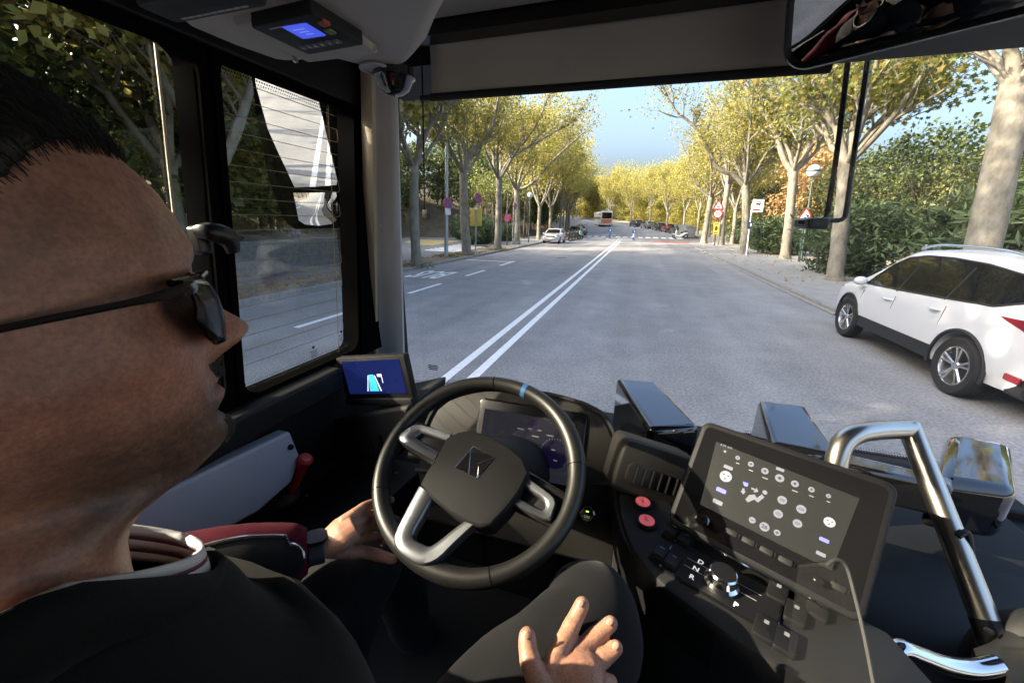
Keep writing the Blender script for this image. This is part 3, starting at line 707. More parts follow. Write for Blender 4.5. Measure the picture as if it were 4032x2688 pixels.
    # windscreen and rear window lie on the loft
    def screen(y0, y1, k, n=8):
        rows = []
        for i in range(n+1):
            y = y0+(y1-y0)*i/n; t = zt(y); w = (G(y,t)-.10); nrm = Vector((0, zt(y-.02)-zt(y+.02), .04)).normalized()
            rows.append([Vector((x*w, y, t-(.016 if abs(x)==1 else .004*abs(x)*2)))+nrm*.006 for x in (-1,-.5,0,.5,1)])
        m = MB(); m.loft(rows, closed=False)
        if y1 > y0: m.f = [tuple(reversed(f)) for f in m.f]
        return m.build(k, car_glass, root)
    wy0, wy1 = (.52, 1.10) if suv else (.35, 1.05); screen(wy0, wy1, 'windscreen'); screen(L0+.32, L0+.12, 'rear_window')
    q = MB(); q.prism(rrect(.95,.13,.05), 0, .03, frame((0,L1-.03,.70),(-1,0,0),(0,0,1)), c=.01); q.build('grille', black_pl, root)
    q = MB(); q.prism(rrect(1.2,.16,.06), 0, .03, frame((0,L1-.05,.42),(-1,0,0),(0,0,1)), c=.01); q.build('air_intake', black_pl, root)
    q = MB(); q.prism(rrect(.5,.11,.01), 0, .02, frame((0,L1-.005,.54),(-1,0,0),(0,0,1)), c=.003); q.build('number_plate', plate_m, root)
    if suv:
        q = MB(); q.box((-HW*.9,L0-.01,.28),(HW*.9,L0+.35,.52)); q.build('rear_bumper', black_pl, root, bev=.04)
        for s in (-1,1):
            q = MB(); q.box((s*HW*.80-.09,L0-.02,.47),(s*HW*.80+.09,L0+.05,.53)); q.build('reflector', lamp_red, root, bev=.01)
            q = MB(); q.box((s*(HW*.95)-.02,L0+.12,.45),(s*(HW*.95)+.012,L0+.3,.52)); q.build('side_reflector', lamp_red, root, bev=.01)
    return root
SUV_T = [(-2.3,.98),(-2.24,1.12),(-2.10,1.52),(-2.02,1.61),(-1.6,1.65),(-.8,1.695),(-.2,1.69),(.3,1.655),(.55,1.58),(1.15,1.12),(1.3,1.07),(1.9,.98),(2.1,.88),(2.22,.70)]
SUV_B = [(-2.3,.95),(-2.1,1.12),(-1.6,1.12),(-.8,1.08),(0,1.035),(1.0,1.0),(1.3,.98),(1.9,.90),(2.22,.66)]
SUV_D = [(1.0,1.03),(.2,1.055),(-.8,1.10),(-1.55,1.14),(-1.88,1.24),(-2.03,1.36),(-2.02,1.40),(-1.7,1.485),(-1.1,1.56),(-.5,1.585),(0,1.575),(.35,1.52),(.6,1.39),(.85,1.18)]
suv = car('suv', 'white compact suv with dark windows parked at the kerb', car_white, top=SUV_T, belt=SUV_B, dlo=SUV_D)
suv.location = (5.03, 7.66, 0); suv.scale = (1.07,)*3
HT = [(-2.1,.85),(-2.0,1.1),(-1.75,1.35),(-1.2,1.45),(-.4,1.47),(.1,1.44),(.35,1.36),(1.05,.98),(1.2,.95),(1.8,.84),(2.0,.74),(2.1,.6)]
HB = [(-2.1,.8),(-1.8,.98),(-.8,.95),(0,.92),(1.0,.9),(1.8,.78),(2.1,.55)]
HD = [(.85,.95),(0,.96),(-.8,.99),(-1.5,1.05),(-1.45,1.17),(-1.0,1.32),(-.4,1.37),(.1,1.33),(.4,1.22),(.65,1.07)]
hat = car('hatchback', 'white hatchback facing the viewer parked under the plane trees', car_white, L0=-2.1, L1=2.1, HW=.89, top=HT, belt=HB, dlo=HD, ax=1.3, R=.315, suv=False)
hat.rotation_euler = (0,0,math.pi); hat.location = (-8.35, 41.0, gz(41))
def recolor(root, m):
    for c in kids(root):
        if c.name.split('.')[0] in ('body','wing_mirror','door_handle'):
            c.data = c.data.copy(); c.data.materials[0] = m
PK = 'cars parked in the far bay'
parked = [(7.0,70,car_dark,'dark car parked nearest the grey containers'),(6.9,75.5,car_red,'maroon car parked second behind the grey containers'),(6.8,81,car_dark,'dark car parked third in the far bay'),(6.6,87,car_grey,'grey car parked near the coach'),(6.4,93,car_dark,'dark car farthest along the bay by the coach')]
for x, y, m, lb in parked:
    c = clone(hat, (x+sx(y), y, gz(y)), math.atan2(-(sx(y+1)-sx(y-1))*.5*-1, 1) if False else math.atan((sx(y-1)-sx(y+1))/2), lb, PK); recolor(c, m)
for i, (y, m, lb) in enumerate(((55,car_dark,'dark car parked beyond the motorbikes under the trees'),(61,car_red,'brown car parked farther beyond the motorbikes'),(67,car_grey,'grey car last in the row under the trees'))):
    c = clone(hat, (-8.3+sx(y), y, gz(y)), math.pi+math.atan((sx(y-1)-sx(y+1))/2), lb, 'cars parked under the trees'); recolor(c, m)
# ---- scooters
sc_white = mat('scooter_white', (.7,.7,.72), .3, coat=1); sc_black = mat('scooter_black', (.02,.02,.022), .35, coat=1); sc_green = mat('scooter_mint', (.35,.6,.42), .35, coat=1)
seatm = mat('seat_vinyl', (.03,.03,.032), .5)
def scooter(label, m, group=None):
    root = thing('scooter', label, 'scooter', (0,0,0), group)
    for y in (-.65, .68):
        M = Matrix.Translation((0,y,.29)) @ Matrix.Rotation(rad(90),4,'Y'); t = MB(); t.lathe([(.17,-.05),(.25,-.06),(.285,-.035),(.29,0),(.285,.035),(.25,.06),(.17,.05)], M, 24, cap=False); w = t.build('wheel', rubber, root)
        r = MB(); r.lathe([(.175,-.045),(.175,.045)], M, 24, cap=False)
        for k in range(5):
            a = 6.283*k/5; r.tube([M @ Vector((0,0,0)), M @ Vector((math.cos(a)*.175, math.sin(a)*.175, 0))], .02, n=5)
        r.build('rim', alloy, w)
    b = MB(); b.tube([(0,.50,.55),(0,.44,.35),(0,.2,.28),(0,-.1,.30),(0,-.3,.5),(0,-.6,.66),(0,-.85,.72)], [.15,.16,.15,.15,.16,.14,.06], n=10, smooth=4, flat=1.0); b.build('body', m, root)
    f = MB(); f.tube([(0,.5,.5),(0,.52,.75),(0,.47,.95),(0,.42,1.04)], [.14,.17,.14,.08], n=12, smooth=4); f.sphere((0,.68,.52), (.08,.24,.10)); f.build('front_fairing', m, root)
    k = MB(); k.tube([(.03,.55,.8),(.07,.66,.45),(.07,.68,.29)], .025, n=6); k.tube([(-.03,.55,.8),(-.07,.66,.45),(-.07,.68,.29)], .025, n=6); k.build('fork', black_pl, root)
    s = MB(); s.tube([(0,.02,.76),(0,-.25,.78),(0,-.5,.84),(0,-.8,.86)], [.08,.13,.13,.07], n=10, smooth=4); s.build('seat', seatm, root)
    h = MB(); h.tube([(-.34,.30,1.03),(-.2,.40,1.06),(0,.44,1.04),(.2,.40,1.06),(.34,.30,1.03)], .018, n=6, smooth=3); h.build('handlebar', black_pl, root)
    for s_ in (-1,1):
        q = MB(); q.tube([(s_*.2,.4,1.06),(s_*.28,.42,1.26)], .008, n=5); q.sphere((s_*.31,.42,1.28), (.07,.015,.05)); q.build('mirror', black_pl, root)
    q = MB(); q.sphere((0,.60,.86), (.09,.05,.07)); q.build('headlight', lamp_clear, root)
    q = MB(); q.loft([[Vector((x*.17,.50-.12*abs(x)-.06*i,1.02+.16*i)) for x in (-1,-.5,0,.5,1)] for i in (0,1,2)], closed=False); q.build('windshield', MT['car_glass'], root)
    q = MB(); q.tube([(.12,-.2,.26),(.15,-.5,.28),(.16,-.85,.34)], [.03,.05,.05], n=8); q.build('exhaust', alloy, root)
    q = MB(); q.tube([(-.1,-.05,.3),(-.22,-.02,.0)], .013, n=5); q.build('stand', black_pl, root)
    return root
s0 = scooter('white scooter parked on the paved edge of the park', sc_white); p = PZ(2676, 945, .12); s0.location = (p.x, p.y, .13+gz(p.y)); s0.rotation_euler = (0,0,rad(75))
s1 = scooter('black scooter parked close behind the white hatchback', sc_black, 'motor scooters parked in a row'); s1.location = (-7.9, 44.5, gz(44.5)); s1.rotation_euler = (0, rad(6), rad(-100))
for i, (dy, lb, m) in enumerate(((1.3,'second black scooter in the row behind the white hatchback',None),(2.6,'third black scooter in the row behind the white hatchback',None),(3.9,'fourth black scooter in the row behind the white hatchback',None),(5.2,'mint green scooter at the end of the row',sc_green))):
    c = clone(s1, (-7.8+.12*i, 44.5+dy, gz(44.5+dy)), rad(-100+7*i), lb)
    if m:
        for ch in kids(c):
            if ch.name.split('.')[0] in ('body','front_fairing'): ch.data = ch.data.copy(); ch.data.materials[0] = m
# ---- coach far away
co = thing('coach', 'white and orange coach coming over the crest', 'coach', (-7.9, 90, gz(90)))
orange = mat('coach_orange', (.55,.16,.06), .35, coat=1); coachw = mat('coach_white', (.7,.66,.62), .35, coat=1)
M = Matrix.Translation((-7.0, 90, gz(90)+.02)) @ Matrix.Rotation(rad(14),4,'Z')
q = MB(); q.box((-1.25,0,.35),(1.25,11,3.3), M); q.build('body', coachw, co, bev=.18, seg=3)
q = MB(); q.prism(rrect(2.1,1.25,.2), 0, .03, M @ frame((0,0,2.35),(1,0,0),(0,0,1))); q.build('windscreen', car_glass, co)
q = MB(); q.prism(rrect(2.3,.85,.12), 0, .035, M @ frame((0,0,1.15),(1,0,0),(0,0,1))); q.build('front_panel', orange, co)
for s in (-1,1):
    q = MB(); q.box((s*1.25-.02,.6,1.7),(s*1.25+.02,10.6,2.9), M); q.build('side_windows', car_glass, co)
    q = MB(); q.prism(circ(.16), 0, .04, M @ frame((s*.85,-.03,.95),(1,0,0),(0,0,1))); q.build('headlamp', lamp_clear, co)
    for y in (2.2, 8.6):
        q = MB(); q.lathe([(.3,-.12),(.48,-.12),(.5,0),(.48,.12),(.3,.12)], M @ Matrix.Translation((s*1.1,y,.48)) @ Matrix.Rotation(rad(90),4,'Y'), 20); q.build('wheel', rubber, co)
# ---- grey waste containers
bin_m = mat('container_grey', (.17,.18,.18), .5, var=.15, vs=3, bump=.1)
def container(label):
    r = thing('waste_container', label, 'container', (0,0,0), 'grey waste containers at the kerb')
    q = MB(); q.prism(rrect(1.3,1.5,.1), .12, 1.35, None, c=.05); q.build('bin', bin_m, r)
    q = MB(); q.loft([[Vector((x,y,z)) for x,z in ((-.68,1.36),(-.6,1.55),(-.2,1.68),(.3,1.64),(.66,1.5),(.68,1.36))] for y in (-.76,.76)]); q.build('lid', bin_m, r, bev=.02)
    q = MB(); q.tube([(-.70,-.5,1.05),(-.76,-.45,1.05),(-.76,.45,1.05),(-.70,.5,1.05)], .02, n=6); q.build('handle', black_pl, r)
    for x in (-.5,.5):
        for y in (-.6,.6):
            q = MB(); q.lathe([(.1,-.03),(.1,.03)], Matrix.Translation((x,y,.1)) @ Matrix.Rotation(rad(90),4,'Y'), 12); q.build('caster', rubber, r)
    return r
c0 = container('grey waste container nearest the white scooter'); p = 58.5; c0.location = (6.55+sx(p), p, gz(p))
for i, lb in enumerate(('second grey waste container from the white scooter','third grey waste container from the white scooter','grey waste container next to the parked cars')):
    y = 58.5+1.75*(i+1); clone(c0, (6.55+sx(y), y, gz(y)), .02*i, lb)
# ---- bollards and panels on the traffic island
blue = mat('sign_blue', (.03,.10,.30), .4); white_m = mat('sign_white', (.75,.75,.75), .45); red = mat('sign_red', (.50,.03,.03), .4); sign_black = mat('sign_black', (.015,.015,.015), .5)
def bollard(label, x, y, whiteband):
    r = thing('traffic_bollard', label, 'bollard', (x,y,gz(y)), 'bollards of the traffic island'); z = gz(y)
    q = MB(); q.lathe([(.2,0),(.2,.05),(.12,.1),(.11,.95),(.07,1.03),(0,1.05)], Matrix.Translation((x,y,z)), 16); q.build('post', blue, r)
    if whiteband:
        q = MB(); q.lathe([(.118,.35),(.118,.75)], Matrix.Translation((x,y,z)), 16, cap=False); q.build('band', white_m, r)
    q = MB(); q.prism(circ(.24,n=24), -.01, .01, frame((x,y-.13,z+1.0),(1,0,0),(0,0,1))); q.build('disc', blue, r)
    q = MB(); q.prism([(-.04,.12),(.02,-.02),(-.06,-.02),(.06,-.16),(.14,.02),(.08,0),(.03,.13)], .011, .016, frame((x,y-.13,z+1.0),(1,0,0),(0,0,1))); q.build('arrow', white_m, r)
bollard('blue bollard with a keep right disc on the traffic island', -3.75, 55.5, False)
bollard('blue and white bollard on the near tip of the traffic island', -.55, 51.5, True)
# ---- lamp posts and signs
post_grey = mat('galvanised_post', (.33,.35,.36), .4, metal=.6, var=.1, vs=6); post_green = mat('dark_green_post', (.03,.06,.055), .5); post_dark = mat('dark_post', (.03,.03,.032), .5)
globe_m = mat('lamp_globe', (.75,.76,.76), .25); sgray = mat('sign_back_grey', (.30,.31,.32), .45, metal=.5)
def pole(name, label, cat, base, h, r, m, group=None):
    t = thing(name, label, cat, base, group); q = MB(); b = Vector(base)
    q.tube([b, b+GUP*.05, b+GUP*.8, b+GUP*h], [r*1.5, r*1.25, r*1.15, r*.8], n=14); q.build('post', m, t); return t
def face(base, h, yaw, off=0): # frame on the pole, facing the road user
    o = on_gup(base, h); x = Vector((math.cos(yaw), math.sin(yaw), 0)); n = x.cross(GUP); return frame(o + n*off, x, GUP)
b = PZ(1757, 1011, .1); t = pole('street_lamp', 'tall grey lamp post carrying a round no stopping sign', 'street lamp', b, 8.2, .10, post_grey)
q = MB(); q.tube([on_gup(b,8.1), on_gup(b,8.5)+Vector((.4,0,0)), on_gup(b,8.6)+Vector((1.4,.2,0))], .045, n=8, smooth=3); q.build('arm', post_grey, t)
q = MB(); q.sphere((0,0,0), (.4,.16,.09), 14, 8, Matrix.Translation(on_gup(b,8.6)+Vector((1.7,.2,0)))); q.build('lamp_head', post_grey, t)
def roundsign(t, base, h, R, yaw, bar=True):
    M = face(base, h, yaw, .14); q = MB(); q.prism(circ(R,n=32), 0, .012, M); s = q.build('sign_disc', red, t)
    q = MB(); q.prism(circ(R*.76,n=32), .0125, .0145, M); q.build('blue_face', blue, s)
    for a in (45, -45) if bar else (45,):
        q = MB(); q.box((-R*.76,-R*.09,.0148),(R*.76,R*.09,.0168 if a > 0 else .0163), M @ Matrix.Rotation(rad(a),4,'Z')); q.build('red_bar', red, s)
    q = MB(); q.prism(circ(R,n=32), -.006, -.001, M); q.build('sign_back', sgray, s)
roundsign(t, b, 3.55*.82, .32, rad(62)); M = face(b, 2.50, rad(62), .14); q = MB(); q.prism(rrect(.36,.36,.03), 0, .012, M); q.build('plate', white_m, t)
b = PZ(1872, 1005, .1); t = pole('sign_post', 'thin post with a yellow panel seen from behind and a round sign', 'sign', b, 3.55, .035, post_grey)
yel = mat('yellow_panel', (.62,.44,.06), .5); M = face(b, 2.25, rad(12), -.05); q = MB(); q.prism(rrect(.68,1.05,.03), -.012, .012, M, c=.004); q.build('yellow_panel', yel, t)
roundsign(t, b, 3.3, .30, rad(70))
M = face(b, 2.72, rad(12), .06); q = MB(); q.prism(circ(.09), 0, .012, M); q.build('white_disc', white_m, t)
for bx, by, h, lb in ((2018,965,3.6,'thin sign post between the plane trees beside the hatchback'),(1996,968,2.6,'dark post at the edge of the wood path')):
    b = PZ(bx, by, .1); t = pole('sign_post', lb, 'sign', b, h, .035, post_dark if h < 3 else post_grey)
    roundsign(t, b, h-.3, .28, rad(75 if h > 3 else 10))
b = PZ(2081, 955, .1); t = pole('park_lamp', 'globe lamp post at the edge of the wood', 'street lamp', b, 4.3, .05, post_green)
q = MB(); q.sphere(on_gup(b,4.55), .26, 18, 12); q.build('globe', globe_m, t)
# park side
b = PX(3160, 985, 9.4); b = b - GUP*(b.z-.12); t = pole('park_lamp', 'globe lamp post behind the triangular speed bump sign', 'street lamp', b, 4.75, .055, post_green)
top = on_gup(b, 5.05); q = MB(); q.sphere(top, .34, 22, 14); g = q.build('globe', globe_m, t)
q = MB(); q.lathe([(.345,-.05),(.35,0),(.345,.05)], frame(top,(1,0,0),(0,1,0)), 22, cap=False); q.build('globe_band', post_green, g)
q = MB(); q.lathe([(.05,-.4),(.14,-.3),(.15,-.24)], frame(top,(1,0,0),(0,1,0)), 14); q.build('globe_cup', post_green, t)
def trisign(t, base, h, S, yaw, glyph):
    M = face(base, h, yaw, .07); R = S/1.732
    def tri(r, rr): # rounded corners
        out = []
        for k in range(3):
            a0 = rad(90+120*k)
            for d in (-50,-25,0,25,50): out.append((math.cos(a0)*(r-rr*2)+rr*math.cos(a0+rad(d)), math.sin(a0)*(r-rr*2)+rr*math.sin(a0+rad(d))))
        return out
    q = MB(); q.prism(tri(R,.035), 0, .012, M); s = q.build('sign_plate', red, t)
    q = MB(); q.prism(tri(R*.74,.025), .0125, .0145, M); q.build('white_field', white_m, s)
    q = MB()
    if glyph == 'hump': q.prism([(-S*.23,-R*.28),(-S*.23,-R*.22),(-S*.15,-R*.20),(-S*.07,-R*.08),(S*.07,-R*.08),(S*.15,-R*.20),(S*.23,-R*.22),(S*.23,-R*.28)], .0148, .0168, M)
    else:
        for x in (-S*.12, .0, S*.12): q.prism(circ(S*.045,x,R*.02,12), .0148, .0168, M); q.prism([(x-S*.04,-R*.06),(x-S*.05,-R*.28),(x+S*.05,-R*.28),(x+S*.04,-R*.06)], .0148, .0168, M)
    q.build('pictogram', sign_black, s)
b = PX(3150, 990, 8.9); b = b - GUP*(b.z-.12); t = pole('warning_sign', 'triangular speed bump warning sign on a dark green post', 'sign', b, 2.95, .045, post_green); trisign(t, b, 2.45, 1.0, rad(8), 'hump')
b = PZ(2812, 966, .1); t = pole('speed_limit_sign', 'thirty limit sign under a small warning triangle on one post', 'sign', b, 3.75, .06, post_dark)
trisign(t, b, 3.72, .95, rad(5), 'people'); M = face(b, 3.0, rad(5), .08); q = MB(); q.prism(circ(.43,n=32), 0, .012, M); s = q.build('sign_disc', red, t)
q = MB(); q.prism(circ(.32,n=32), .0125, .0145, M); q.build('white_face', white_m, s); q = MB(); text_mb(q, '30', .42, M @ Matrix.Translation((0,-.0,.0165)), bold=.012); q.build('number', sign_black, s)
M = face(b, 1.62, rad(5), .08); q = MB(); q.prism(rrect(.52,1.15,.04), 0, .012, M); s = q.build('yellow_plate', yel, t); q = MB(); q.prism(circ(.14,0,.0,20,.22), .0125, .0145, M); q.prism(rrect(.36,.08,.01,0,.42), .0125, .0145, M); q.prism(rrect(.36,.08,.01,0,-.42), .0125, .0145, M); q.build('dark_print', mat('brown_print', (.10,.03,.02), .5), s)
b = PZ(2938, 1006, .12); t = pole('bus_stop_sign', 'bus stop pole with a square white sign and red strip', 'sign', b, 3.35, .04, white_m)
M = face(b, 3.2, rad(6), .05) @ Matrix.Translation((.34,0,0)); q = MB(); q.prism(rrect(.68,.82,.03), -.02, .02, M, c=.005); s = q.build('sign_panel', white_m, t)
q = MB(); q.prism(rrect(.42,.10,.01,-.08,-.24), .0205, .0225, M); q.build('red_strip', red, s)
q = MB(); q.prism(rrect(.28,.2,.05,.0,.16), .0205, .0225, M); q.prism(circ(.035,-.08,.03,10), .0205, .0225, M); q.prism(circ(.035,.08,.03,10), .0205, .0225, M); q.build('bus_pictogram', sign_black, s)
q = MB(); q.prism(rrect(.2,.06,.01,.0,.19), .0228, .024, M); q.build('pictogram_window', white_m, s)
M = face(b, 1.95, rad(6), .05); q = MB(); q.prism(rrect(.3,.42,.03), -.02, .02, M); s = q.build('timetable', mat('timetable_blue', (.03,.05,.10), .4), t); q = MB(); q.prism(rrect(.1,.2,.02,.04,.03), .0205, .022, M); q.build('timetable_print', white_m, s)
# park bench
wood = mat('bench_wood', (.30,.24,.17), .7, var=.25, vs=5, stretch=(1,6,1)); bo = (12.1, 30.5)
be_ = thing('park_bench', 'low wooden park bench on the path between the plane trees', 'bench', (bo[0],bo[1],.125))
for i in range(4):
    q = MB(); q.box((bo[0]-1.1,bo[1]-.25+.13*i,.54),(bo[0]+1.1,bo[1]-.15+.13*i,.58)); q.build('slat', wood, be_)
for x in (-.95,-.45,.05,.55,.95):
    q = MB(); q.box((bo[0]+x-.04,bo[1]-.24,.12),(bo[0]+x+.04,bo[1]+.24,.54)); q.build('leg', post_dark, be_)
# building glimpsed through the park trees
brick_r = mat('terracotta_wall', (.36,.12,.075), .85, var=.15, vs=3)
bl = thing('park_building', 'low terracotta building glimpsed through the park trees', 'building', (30, 34, 0)); q = MB(); q.box((26,33,0),(42,40,3.4)); q.build('wall', brick_r, bl); q = MB(); q.box((25.6,32.6,3.4),(42.4,40.4,3.8)); q.build('roof', white_m, bl)
for x in (28,31,34,37): q = MB(); q.box((x,32.97,1.0),(x+1.2,33.1,2.6)); q.build('window', car_glass, bl)
# low stone wall by the side road, seen through the side window
stone_cols = [mat('wall_stone_'+n, c, .9, var=.25, vs=6, bump=.5, bs=25) for n, c in (('grey',(.26,.25,.23)),('pale',(.36,.34,.30)),('dark',(.17,.165,.15)))]
sw = thing('stone_wall', 'low grey stone wall below the wooded slope', 'wall', (-12.9, 9, 0)); q = MB(); q.box((-13.35,1.5,-.1),(-12.95,16.6,1.3)); q.build('core', MT['wall_stone_dark'], sw)
rg2 = random.Random(9); sm_ = []
for v in range(9):
    q = MB(); L = .46+.07*(v % 3); H = .225; pts = [(-L/2+rg2.uniform(0,.05),-H/2+rg2.uniform(0,.03)),(L/2-rg2.uniform(0,.05),-H/2+rg2.uniform(0,.03)),(L/2-rg2.uniform(0,.06),H/2-rg2.uniform(0,.04)),(-L/2+rg2.uniform(0,.06),H/2-rg2.uniform(0,.04))]
    q.prism(pts, -.05, .05+.03*rg2.random(), None, c=.02); me = q.build('stone', stone_cols[v % 3]); sm_.append((me.data, L)); bpy.data.objects.remove(me)
for row in range(6):
    y = 1.6+rg2.uniform(0,.3)
    while y < 16.3:
        d, L = sm_[rg2.randrange(9)]; o = bpy.data.objects.new('stone', d); sc.collection.objects.link(o); o.parent = sw; o.matrix_parent_inverse = Matrix.Translation((12.9,-9,0))
        o.matrix_local = frame((-12.93, y+L/2, .05+.235*row), (0,1,0), (0,0,1)); y += L+.03
# ================================================================ the bus cab
trim_dark = mat('dark_trim', (.007,.007,.008), .6, spec=.3, bump=.25, bs=420, var=.1, vs=5)
trim_mid = mat('charcoal_trim', (.017,.017,.0175), .6, spec=.3, bump=.3, bs=420, var=.1, vs=5)
trim_taupe = mat('taupe_trim', (.016,.015,.013), .6, spec=.3, bump=.3, bs=420, var=.1, vs=5)
trim_grey = mat('grey_trim', (.36,.36,.37), .6, bump=.2, bs=380, var=.06, vs=4)
trim_pale = mat('pale_panel', (.48,.50,.57), .55, bump=.2, bs=300, var=.06, vs=3)
ceil_grey = mat('ceiling_grey', (.36,.345,.32), .7, bump=.3, bs=380, var=.08, vs=4)
blind_m = mat('blind_fabric', (.45,.42,.365), .85, bump=.4, bs=700, var=.06, vs=3, trans=0)
gloss_black = mat('piano_black', (.008,.008,.009), .06, coat=1, spec=.7, bump=.012, bs=9)
frit = mat('black_frit', (.006,.006,.007), .25)
gasket = mat('gasket_rubber', (.004,.004,.004), .9, spec=0)
steel = mat('brushed_steel', (.60,.56,.49), .30, metal=1, bump=.06, bs=300, stretch=(1,1,.15))
cream = mat('cream_gasket', (.42,.37,.28), .6, var=.1, vs=8)
floor_m = mat('floor_mat', (.007,.007,.007), .8, bump=.5, bs=160)
mirror_m = mat('mirror_silver', (.72,.73,.73), .015, metal=1)
pane_m = glass('window_glass', (.93,.95,.93), .06); wind_m = glass('windscreen_glass', (.95,.965,.96), .045)
leather = mat('wheel_leather', (.009,.009,.0085), .42, bump=.35, bs=520)
wheel_silver = mat('wheel_silver', (.20,.21,.225), .33, metal=.85)
screen_black = mat('screen_black', (.006,.006,.007), .08, coat=1)
bus = thing('bus', 'dark bus cab interior around the driver seen through its windows', 'bus', (0,-.5,.85))
XL, XLo = -1.05, -1.13
def part(name, m, fn, par=None, **kw): q = MB(); fn(q); return q.build(name, m, par or bus, **kw)
part('floor', floor_m, lambda q: q.box((XLo,-8.5,.78),(1.35,1.72,.85)))
part('roof', ceil_grey, lambda q: q.box((XLo,-8.5,2.86),(1.38,1.72,2.98)))
part('wall_lower', trim_dark, lambda q: q.box((XLo,-8.5,.35),(XL,1.34,1.585)), bev=.004)
part('window_header', trim_dark, lambda q: q.box((XLo,-8.5,2.495),(XL+.02,1.5,2.86)), bev=.006)
part('wall_lower', trim_dark, lambda q: q.box((1.30,-8.5,.35),(1.38,1.6,1.15)))
part('window_header', trim_dark, lambda q: q.box((1.30,-8.5,2.5),(1.38,1.72,2.86)))
part('rear_wall', trim_dark, lambda q: q.box((XLo,-8.5,.35),(1.38,-8.4,2.86)))
for y in (-7,-5.6,-4.2,-2.8,-1.4):
    part('window_pillar', trim_dark, lambda q: q.box((XLo,y-.06,1.585),(XL,y+.06,2.495)))
    part('window_pillar', trim_dark, lambda q: q.box((1.30,y-.06,1.15),(1.38,y+.06,2.5)))
part('cab_partition', trim_dark, lambda q: q.box((XL,-.75,.85),(.05,-.70,2.3)))
SHR = .125                                   # the side windows are raked
shy = lambda z: SHR*(z-2.04)
part('window_divider', gasket, lambda q: q.prism(rrect(.062,1.0,.006), -.05, .022, frame((XL-.02,.766,2.04),(0,1,0),(0,.0,1)) @ Matrix(((1,SHR,0,0),(0,1,0,0),(0,0,1,0),(0,0,0,1))), c=.006))
def cornered(y0, y1, z0, z1, r, w=.05):
    o = rrect(y1-y0+2*w, z1-z0+2*w, .003, (y0+y1)/2, (z0+z1)/2, 6); i = rrect(y1-y0, z1-z0, r, (y0+y1)/2, (z0+z1)/2, 6)
    q = MB()
    a = [Vector((XL+.012,y+shy(z),z)) for y,z in o]; b = [Vector((XL+.012,y+shy(z),z)) for y,z in i]; c = [Vector((XLo+.02,y+shy(z),z)) for y,z in i]
    q.loft([a, b, c], False, False); return q
cornered(.793, 1.283, 1.60, 2.487, .045, .02).build('window_gasket', gasket, bus)
cornered(-.70, .739, 1.60, 2.485, .06, .02).build('window_gasket', gasket, bus)
part('side_window', pane_m, lambda q: q.sheet([(XL-.03,.72,1.58),(XL-.03,1.34,1.58),(XL-.03,1.40,2.5),(XL-.03,.82,2.5)]))
q = MB(); q.prism([(1.292+shy(1.56),1.56),(1.43,1.56),(1.43,2.6),(1.292+shy(2.6),2.6)], -.07, .012, frame((XL,0,0),(0,1,0),(0,0,1))); q.build('pillar_seal', gasket, bus)
sw_ = part('sliding_window', pane_m, lambda q: q.sheet([(XL-.04,-.8,1.58),(XL-.04,.70,1.58),(XL-.04,.80,2.5),(XL-.04,-.7,2.5)]))
# pale rubber edge of the sliding pane and its latch
q = MB(); q.tube([PX(612,170,XL-.03), PX(618,230,XL-.03), PX(640,420,XL-.03), PX(660,620,XL-.03), PX(683,830,XL-.03), PX(700,1000,XL-.03), PX(740,1400,XL-.03)], .0035, n=6); q.build('pane_edge', cream, sw_)
lp = PX(775,945,XL+.02); M = frame(lp,(0,1,0),(0,0,1))
q = MB(); q.prism(rrect(.035,.07,.012), 0, .03, M, c=.008); q.tube([M @ Vector((-.015,.02,.028)), M @ Vector((-.005,.02,.06)), M @ Vector((.03,.005,.065)), M @ Vector((.04,-.03,.06))], [.01,.014,.016,.01], n=10, smooth=4, flat=1.6); q.build('window_latch', mat('latch_black', (.006,.006,.007), .3, spec=.4), sw_)
# heating wires and frit dots of the front side window
wires = mat('heating_wire', (.30,.24,.16), .5, metal=.3)
q = MB(); n = 19; xg = XL-.027
for i in range(n):
    z = 1.68+.77*i/(n-1); y0, y1 = .82+shy(z), 1.238+shy(z); q.tube([(xg,y0,z),(xg,y1,z)], .0009, n=4, cap=False)
    if i < n-1:
        y = y0 if i % 2 else y1; s = 1 if i % 2 == 0 else -1; z2 = 1.68+.77*(i+1)/(n-1)
        if i % 3 != 2: q.tube([(xg,y,z),(xg,y+s*.008,z+.006),(xg,y+s*.008,z2-.006),(xg,y+SHR*(z2-z),z2)], .0009, n=4, cap=False)
q.tube([(xg+.001,1.215+shy(1.6),1.6),(xg+.001,1.20+shy(2.48),2.48)], .0014, n=4); q.build('heating_wires', wires, bus)
q = MB()
for k in range(60):
    for j in range(4):
        z = 2.478-.009*j; s = .0032*(1-j*.2); y = .80+shy(z)+.0082*(k+.5*(j % 2)); q.prism(circ(s,0,0,6), 0, .0004, frame((xg,y,z),(0,1,0),(0,0,1)))
    for j in range(3):
        z = 1.606+.008*j; y = .80+shy(z)+.0082*(k+.5*(j % 2)); q.prism(circ(.003*(1-j*.22),0,0,6), 0, .0004, frame((xg,y,z),(0,1,0),(0,0,1)))
o = q.build('frit_dots', frit, bus); o['kind'] = 'stuff'
for cx, cz in ((1.185,1.655),(1.04,1.635)):
    q = MB(); M = frame((xg+.001,cx,cz),(0,1,0),(0,0,1)); q.prism(circ(.006,0,.022,12), 0, .0004, M)
    for r_ in range(4): q.prism(rrect(.034-.006*(r_ % 2),.0022,.0005,0,.008-.007*r_,1), 0, .0004, M)
    q.build('glass_stamp', frit, bus)
